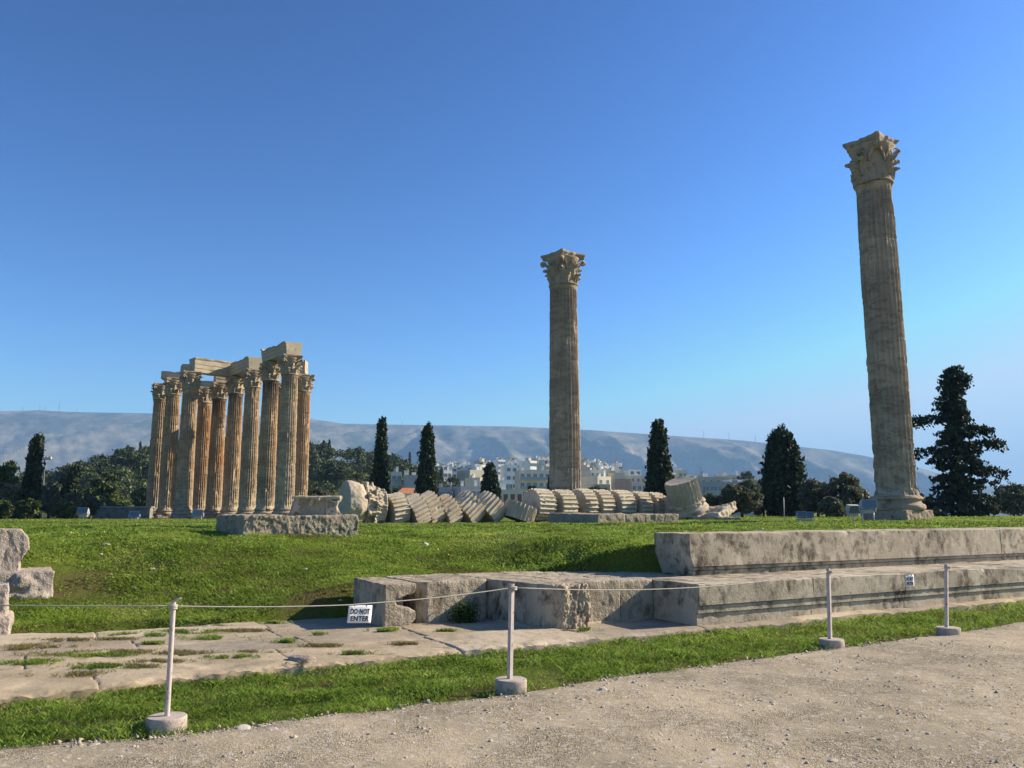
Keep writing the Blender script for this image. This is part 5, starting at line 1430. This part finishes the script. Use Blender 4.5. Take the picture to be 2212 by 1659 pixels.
# farther up the slope
FAR = [(842, 874, 1012, 420, 'white', 'white rooftops just right of the tall narrow cypress top half'), (872, 905, 1008, 470, 'cream', 'far cream block between the two tall cypresses'), (786, 802, 1005, 560, 'beige', 'far beige block on the skyline left of the tall narrow cypress'), (943, 965, 1006, 520, 'cream', 'far cream block just right of the ragged cypress'),
       (962, 990, 1008, 455, 'white', 'far white block above the stepped white house'), (985, 1020, 1003, 510, 'white', 'far white roof left of the white lit wall'), (1018, 1050, 1004, 400, 'white', 'bright white walled block above the stubby cypress'), (1040, 1066, 998, 560, 'cream', 'far cream block left of the highest white houses'),
       (1062, 1092, 993, 500, 'white', 'highest white house on the skyline left of the lone column'), (1090, 1128, 996, 440, 'white', 'white stepped house below the skyline left of the lone column'), (1122, 1160, 995, 400, 'white', 'broad bright white block above the cream balcony building'), (1150, 1190, 990, 540, 'beige', 'tall beige block with roof hut touching the lone column on the left'),
       (1160, 1195, 1002, 380, 'cream', 'cream block behind the right end of the balcony building'), (1252, 1275, 996, 500, 'beige', 'far beige block touching the lone column on the right'), (1270, 1300, 999, 470, 'stone', 'far brownish block with terraces right of the lone column'), (1292, 1316, 1006, 430, 'white', 'far white block above the awnings house'),
       (1310, 1326, 1012, 420, 'cream', 'small far cream block left of the beige blank block'), (1396, 1420, 1030, 400, 'white', 'far white block just left of the broad cypress'), (1440, 1470, 1034, 300, 'grey', 'grey block behind the foot of the broad cypress')]
for i, (x0, x1, yt, D, m, lab) in enumerate(FAR):
    house(x0, x1, yt, D, m, lab, [30, 18, 40, 26][i % 4], 3, 3, 2, 8, [(0, 0, .9)] if i % 2 else (), False, tank=3 + i % 3, pent=(.15, .7, 2.4) if i % 3 == 0 else None, ant=i % 2)

rh = random.Random(8)
for i in range(30):
    px = rh.choice([rh.uniform(848, 1185), rh.uniform(940, 1185), rh.uniform(1255, 1330)]); w_ = rh.uniform(12, 22); D = rh.uniform(420, 620)
    house(px, px + w_, rh.uniform(996, 1016) if px < 1200 else rh.uniform(998, 1014), D, rh.choice(['white', 'white', 'cream', 'beige']), 'small pale house crowded among the white roofs on the slope below the mountain', rh.choice([18, 30, 40]), 3, 2, 2, 7, (), False, tank=rh.randint(1, 4), ant=rh.randint(0, 1))

# radio masts on the ridge
for (px, py0, py1, D, lab) in [(85, 872, 890, 5200, 'tallest pair like mast on the mountain ridge at the left'), (96, 876, 890, 5200, 'thin mast right next to the tall one on the mountain ridge'), (127, 867, 891, 5200, 'tallest mast of the mountain ridge, above the leaning cypress'), (48, 876, 890, 5200, 'leftmost thin mast on the mountain ridge'),
                               (165, 879, 892, 5200, 'short lone mast on the ridge right of the tallest'), (835, 906, 918, 5200, 'mast on the ridge above the tall narrow cypress'), (868, 907, 919, 5200, 'mast on the ridge between the two tall cypresses'), (1520, 929, 946, 5200, 'pylon on the ridge right of the broad cypress'), (1575, 932, 950, 5200, 'pylon on the ridge left of the widest cypress'), (1632, 938, 956, 5200, 'pylon on the ridge just left of the widest cypress')]:
    b = P(px, py1 + 3, D); tp = P(px, py0, D); h = tp.z - b.z; mb = MB()
    for k in range(3):
        A = k * 2.094; mb.tube([(2.2 * math.cos(A), 2.2 * math.sin(A), 0), (.3 * math.cos(A), .3 * math.sin(A), h)], .45, 4)
    for k in range(1, 8):
        q = 2.2 - 1.9 * k / 8; mb.tube([(q * math.cos(c), q * math.sin(c), h * k / 8) for c in (0, 2.094, 4.189, 6.283)], .3, 4)
    tag(mb.build('radio_mast', M['mast'], None, b), lab, 'mast', 'masts on the mountain ridge')

# ------------------------------------------------------------------ grass, gravel, stones
def blades(P3, h, w, rs, lean=.5, two=True):
    n = len(P3); A = rs.uniform(0, 2 * math.pi, n); L = rs.uniform(0, 2 * math.pi, n)
    hh = h * rs.uniform(.5, 1.35, n); ww = w * rs.uniform(.6, 1.4, n)
    d = np.stack([np.cos(A), np.sin(A), np.zeros(n)], 1) * ww[:, None] * .5
    l = np.stack([np.cos(L), np.sin(L), np.zeros(n)], 1) * (hh * lean * rs.uniform(.2, 1.3, n))[:, None]
    up = np.stack([np.zeros(n), np.zeros(n), hh], 1)
    V = np.stack([P3 - d, P3 + d, P3 + l * .45 + up * .62 + d * .8, P3 + l + up * .95], 1)
    V = np.concatenate([V[:, :3], (V[:, 3:4])], 1).reshape(-1, 3)
    b = np.arange(n) * 4
    F = np.stack([b, b + 1, b + 2, b + 3], 1)
    return V, F

def ring_pts(n, r0, r1, a0, a1, rs, power=1.0):
    u = rs.uniform(0, 1, n); r = r0 * (r1 / r0) ** u
    A = rs.uniform(math.radians(a0), math.radians(a1), n)
    return r * np.sin(A), r * np.cos(A), r

def blocked(X, Y):
    a, q = aq(X, Y)
    return ((a > -4.0) & (a < -.65) & (q > .7) & (q < 3.4)) | ((a > .85) & (q > -.02) & (q < 2.15)) | ((a > -.65) & (a < .9) & (q > -.02) & (q < 1.5))

def verge():
    rs = np.random.RandomState(3)
    X, Y, r = ring_pts(1000000, 5.0, 30, -46, 47, rs); a, q = aq(X, Y)
    cl = n2(X, Y, 3.5, 2.0, 3); cl2 = n2(X, Y, .7, 8.0, 3)
    pe = path_edge(X)
    m = (Y > pe - .06 * (1 + 2 * rs.uniform(-1, 1, len(X)))) & (q < -.05 + .12 * cl)
    dist = Y - pe
    m &= rs.uniform(0, 1, len(X)) < np.clip(.20 + 1.5 * np.clip(dist, 0, .4) + cl * .8, .06, 1)
    m &= ~(cl2 + .5 * cl > .42 + .25 * rs.uniform(-1, 1, len(X)))
    X, Y, r, cl = X[m], Y[m], r[m], cl[m]
    Z = .0 + np.zeros(len(X))
    h = (.020 + .034 * np.clip(cl + .35, 0, 1)) * (1 + (r / 40)); w = np.clip(.0050 * (r / 8), .0045, .02)
    V, F = blades(np.stack([X, Y, Z], 1), h, w, rs, 1.1)
    tag(obj('verge_grass', fast_mesh('verge_grass', V, F), M['grass'], None, None, False), kind='stuff')
    # broad leaves of low weeds
    X, Y, r = ring_pts(120000, 5.0, 26, -46, 47, rs); a, q = aq(X, Y); cl = n2(X, Y, 4.5, 12.0, 3); pe = path_edge(X)
    m = (Y > pe + .08) & (q < -.08) & (cl > .02); X, Y, r = X[m], Y[m], r[m]
    C = np.stack([X, Y, .01 + .035 * rs.uniform(0, 1, len(X))], 1)
    V, F = leaves(C, np.clip(.013 * r / 8, .012, .035), rs, (0, 0, .8), 1.5, .4)
    tag(obj('verge_weeds', fast_mesh('verge_weeds', V, F), M['grass'], None, None, False), kind='stuff')

def meadow():
    rs = np.random.RandomState(9)
    X, Y, r = [np.concatenate(z_) for z_ in zip(ring_pts(800000, 9.5, 21, -42, 42, rs), ring_pts(420000, 21, 115, -42, 42, rs))]; a, q = aq(X, Y)
    qb = 3.50 + .9 * sstep((-a - 5.5) / 1.5) - 1.75 * sstep((a + .9) / 1.9)
    cl = n2(X, Y, 1.6, 2.0, 3); cl2 = n2(X, Y, .35, 8.0, 3)
    m = (q > qb - .05 + .2 * cl) & ~blocked(X, Y) & ~((X < -6.9) & (Y > D_RUB) & (Y < D_RUB + 1.4))
    m &= rs.uniform(0, 1, len(X)) < np.clip(.9 - 1.6 * np.clip(cl2 + .6 * cl - .14, 0, 1), .10, 1)
    m &= ~((X > -9.2) & (X < -3.2) & (Y > 17.3) & (Y < 21.4) & (np.abs((X + 5.57) * NB[0] + (Y - 17.4) * NB[1] - 1.25) < 1.2) & (np.abs((X + 5.57) * W[0] + (Y - 17.4) * W[1] - 1.2) < 1.2))
    X, Y, r, cl = X[m], Y[m], r[m], cl[m]
    Z = ground_z(X, Y) - .005
    h = .028 + .035 * np.clip(cl + .3, 0, 1); h = h * np.clip(.8 + r / 60, 1, 1.8); w = np.clip(.0075 * r / 12, .007, .05)
    V, F = blades(np.stack([X, Y, Z], 1), h, w, rs, 1.2)
    tag(obj('meadow_grass', fast_mesh('meadow_grass', V, F), M['meadow'], None, None, False), kind='stuff')
    # low leafy weeds on the near slope, greener
    X, Y, r = ring_pts(420000, 9.5, 36, -42, 42, rs); a, q = aq(X, Y); cl = n2(X, Y, 1.1, 22.0, 4)
    qb = 3.6 + .9 * sstep((-a - 5.5) / 1.5) - 1.35 * sstep((a + .9) / 1.9)
    m = (q > qb + .1) & ~blocked(X, Y) & (cl + .15 * rs.normal(size=len(X)) > .0) & (n2(X, Y, .35, 8.0, 3) < .25); X, Y, r = X[m], Y[m], r[m]
    C = np.stack([X, Y, ground_z(X, Y) + .01 + .045 * rs.uniform(0, 1, len(X))], 1)
    V, F = leaves(C, np.clip(.016 * r / 10, .016, .05), rs, (0, 0, .7), 1.5, .4)
    tag(obj('meadow_weeds', fast_mesh('meadow_weeds', V, F), M['grass'], None, None, False), kind='stuff')

D_RUB = 13.5
verge(); meadow()

def tufts():
    """dry and green tufts in the joints of the pavement and on the blocks"""
    rs = np.random.RandomState(21)
    spots = [(330, 1390, .09, 'g'), (405, 1365, .30, 'g'), (470, 1378, .26, 'g'), (150, 1412, .35, 'd'), (205, 1416, .3, 'g'), (270, 1408, .28, 'd'), (60, 1432, .2, 'g'), (95, 1428, .12, 'g'), (560, 1408, .16, 'd'), (630, 1432, .10, 'd'), (680, 1370, .08, 'g'), (300, 1440, .2, 'd'), (245, 1380, .2, 'd'),
             (825, 1362, .12, 'g'), (855, 1360, .10, 'g'), (965, 1363, .08, 'g'), (1230, 1362, .14, 'd'), (1265, 1360, .13, 'g'), (1200, 1364, .08, 'd'), (590, 1345, .15, 'g'), (100, 1395, .3, 'd'), (350, 1428, .2, 'd'), (450, 1352, .2, 'd'), (520, 1362, .25, 'd'), (700, 1395, .2, 'd'), (760, 1412, .15, 'g'), (140, 1382, .3, 'd'), (215, 1440, .25, 'g'), (380, 1410, .3, 'd'), (500, 1420, .2, 'g'), (620, 1385, .15, 'g'), (30, 1400, .25, 'd'), (880, 1390, .12, 'd'), (300, 1372, .3, 'g'), (180, 1456, .3, 'd')]
    for kind, m, nm in (('g', 'grass', 'joint_grass'), ('d', 'dry', 'dry_joint_grass')):
        Pp = []
        for (x, y, s, k) in spots:
            if k != kind: continue
            g = G(x, y, z=.09); n = int(900 * s / .15)
            Pp.append(np.array([g.x, g.y, .08]) + rs.normal(size=(n, 3)) * np.array([s * .7, s * .22, 0]))
        Pp = np.concatenate(Pp)
        Pp = Pp[n2(Pp[:, 0], Pp[:, 1], 5.0, 3.0, 3) > -.12]
        V, F = blades(Pp, .032 if kind == 'd' else .04, .005, rs, 1.0)
        tag(obj(nm, fast_mesh(nm, V, F), M[m], None, None, False), kind='stuff')
tufts()

def flowers():
    rs = np.random.RandomState(31); X, Y, r = ring_pts(1000, 14, 45, -35, 35, rs); a, q = aq(X, Y)
    m = (q > 4.2) & ~blocked(X, Y) & (n2(X, Y, .3, 40.0, 2) > .15); X, Y = X[m], Y[m]
    C = np.stack([X, Y, ground_z(X, Y) + .09], 1); V, F = leaves(C, .022, rs, (0, -.5, .8), 1.0, .3)
    tag(obj('meadow_flowers', fast_mesh('meadow_flowers', V, F), M['flower'], None, None, False), kind='stuff')
flowers()

def pebbles():
    rs = np.random.RandomState(13)
    X, Y, r = ring_pts(120000, 4.2, 24, -46, 48, rs)
    cl = n2(X, Y, 1.0, 3.0, 4); pe = path_edge(X)
    m = (Y < pe + .02) & (rs.uniform(0, 1, len(X)) < np.clip(.5 + cl * 1.2, .12, 1)); X, Y, r = X[m], Y[m], r[m]; n = len(X)
    s = .0032 * (1 + .12 * r) * np.exp(.75 * rs.normal(size=n)); s = np.clip(s, .003, .022)
    base = np.array([(1, 0, 0), (0, 1, 0), (-1, 0, 0), (0, -1, 0), (0, 0, .75), (0, 0, -.75)], float)
    fc = np.array([(0, 1, 4), (1, 2, 4), (2, 3, 4), (3, 0, 4), (1, 0, 5), (2, 1, 5), (3, 2, 5), (0, 3, 5)])
    V = base[None] * (1 + .45 * rs.uniform(-1, 1, (n, 6, 3))) + .25 * rs.normal(size=(n, 6, 3))
    A = rs.uniform(0, 6.28, n); c, q = np.cos(A), np.sin(A)
    V = np.stack([V[:, :, 0] * c[:, None] - V[:, :, 1] * q[:, None], V[:, :, 0] * q[:, None] + V[:, :, 1] * c[:, None], V[:, :, 2]], 2) * s[:, None, None]
    Z = .012 + .012 * n2(X, Y, .8, 4.4) + .008 * n2(X, Y, 4.5, 8.4)
    V += np.stack([X, Y, Z + .2 * s], 1)[:, None, :]
    F = (np.arange(n)[:, None, None] * 6 + fc[None]).reshape(-1, 3)
    tag(obj('gravel', fast_mesh('gravel', V.reshape(-1, 3), F), M['pebble'], None, None, False), kind='stuff')
pebbles()

def rock(px, py, s0, label, seed, z=None, mat='rock', flat=.55, asp=1.4, group='loose stones'):
    s = s0 * (1.0 if z is not None else .62)
    g = G(px, py, z) if z is not None else G(px, py)
    b2 = bmesh.new(); bmesh.ops.create_icosphere(b2, subdivisions=3, radius=1.0)
    V = np.array([v.co for v in b2.verts]); Ff = [[v.index for v in f.verts] for f in b2.faces]; b2.free()
    k = 1 + .30 * fbm(V * 1.1 + seed * 3.3, 2) + .10 * fbm(V * 3 + seed, 2)
    rs = np.random.RandomState(seed)
    for _ in range(5):
        d = rs.normal(size=3); d /= np.linalg.norm(d); h = V @ d; k = np.minimum(k, .78 / np.clip(h, .05, None))
    V = V * k[:, None] * np.array([asp, 1, flat]) * s
    me = bpy.data.meshes.new('stone'); me.from_pydata([tuple(v) for v in V], [], Ff); me.update()
    o = obj('stone', me, M[mat], None, (g.x, g.y, g.z + s * flat * .45), angle=35); o.rotation_euler = (0, 0, seed)
    return tag(o, label, 'stone', group)
rock(525, 1579, .055, 'white rounded stone on the path edge right of the leaning post', 1, 0.0)
rock(590, 1584, .065, 'flat grey brown stone next to the white rounded stone at the path edge', 2, 0.0, 'pebble', .4, 1.7)
rock(563, 1574, .040, 'small brown stone between the white stone and the flat one', 3, 0.0, 'pebble')
rock(202, 1614, .035, 'small grey stone on the gravel left of the leaning post foot', 4, 0.005, 'pebble')
rock(1302, 1494, .04, 'pointed white stone on the gravel right of the second post', 5, 0.005, 'rock', .8, 1.0)
rock(1318, 1504, .04, 'flat pale stone below the pointed white stone', 6, 0.005, 'rock', .25)
rock(915, 1594, .085, 'long flat white stone sunk in the gravel near the bottom', 7, -.012, 'rock', .2, 2.2)
rock(1895, 1568, .10, 'flat whitish slab sunk in the gravel at the right', 8, -.015, 'rock', .2, 2.0)
rock(1755, 1622, .06, 'pale flat stone at the bottom right of the path', 9, -.008, 'rock', .22, 1.6)
rock(1800, 1651, .035, 'dark stone at the very bottom of the path', 10, 0.0, 'pebble', .7)
rock(1755, 1500, .045, 'brown stone in the middle of the gravel', 11, 0.0, 'pebble', .4, 1.5)
rock(655, 1432, .12, 'broken grey stone at the front edge of the pavement', 12, .06, 'pink', .5, 1.6)
rock(230, 1180, .10, 'pale stone on the meadow right of the squared block', 13)
rock(918, 1180, .14, 'pale stone on the meadow below the drums', 14)
rock(218, 1200, .06, 'white stone on the meadow above the rubble wall', 15)
rock(330, 1232, .05, 'small white stone on the grass slope left', 16)
rock(510, 1190, .06, 'brownish stone in the grass below the porous slab', 17)
rock(895, 1134, .14, 'pale stone before the leaning drums', 18)
rock(1010, 1252, .05, 'white stone at the back edge of the broken blocks', 19)
rock(735, 1310, .05, 'small stone at the foot of the slope left of the bitten block', 20)
rock(372, 1115, .25, 'stone at the foot of the broken based column', 21)
rock(150, 1155, .09, 'small pale stone far out on the meadow at the left', 22)
rock(660, 1232, .06, 'whitish stone on the bare patch of the slope', 23)
rock(1230, 1150, .09, 'grey stone in the grass below the dark foundation slab', 24)
rock(1645, 1144, .07, 'stone peeping over the top of the upper step', 25)
g = G(1003, 1345, .09); rs_ = np.random.RandomState(4); C = rs_.normal(size=(2200, 3)) * np.array([.085, .07, .09]) + np.array([0, .1, .10]); C[:, 2] = np.abs(C[:, 2])
e = empty('weed', g, 'dark leafy weed growing in the shaded corner of the broken blocks', 'weed')
obj('foliage', fast_mesh('foliage', *leaves(C, .022, rs_, (0, 0, .3), 1.6)), M['bush'], e, None, None, False)
mb = MB(); mb.tube([(0, .08, -.02), (.02, .09, .2)], .01, 5); obj('stem', mb.mesh('stem'), M['bark'], e)
build_haze()
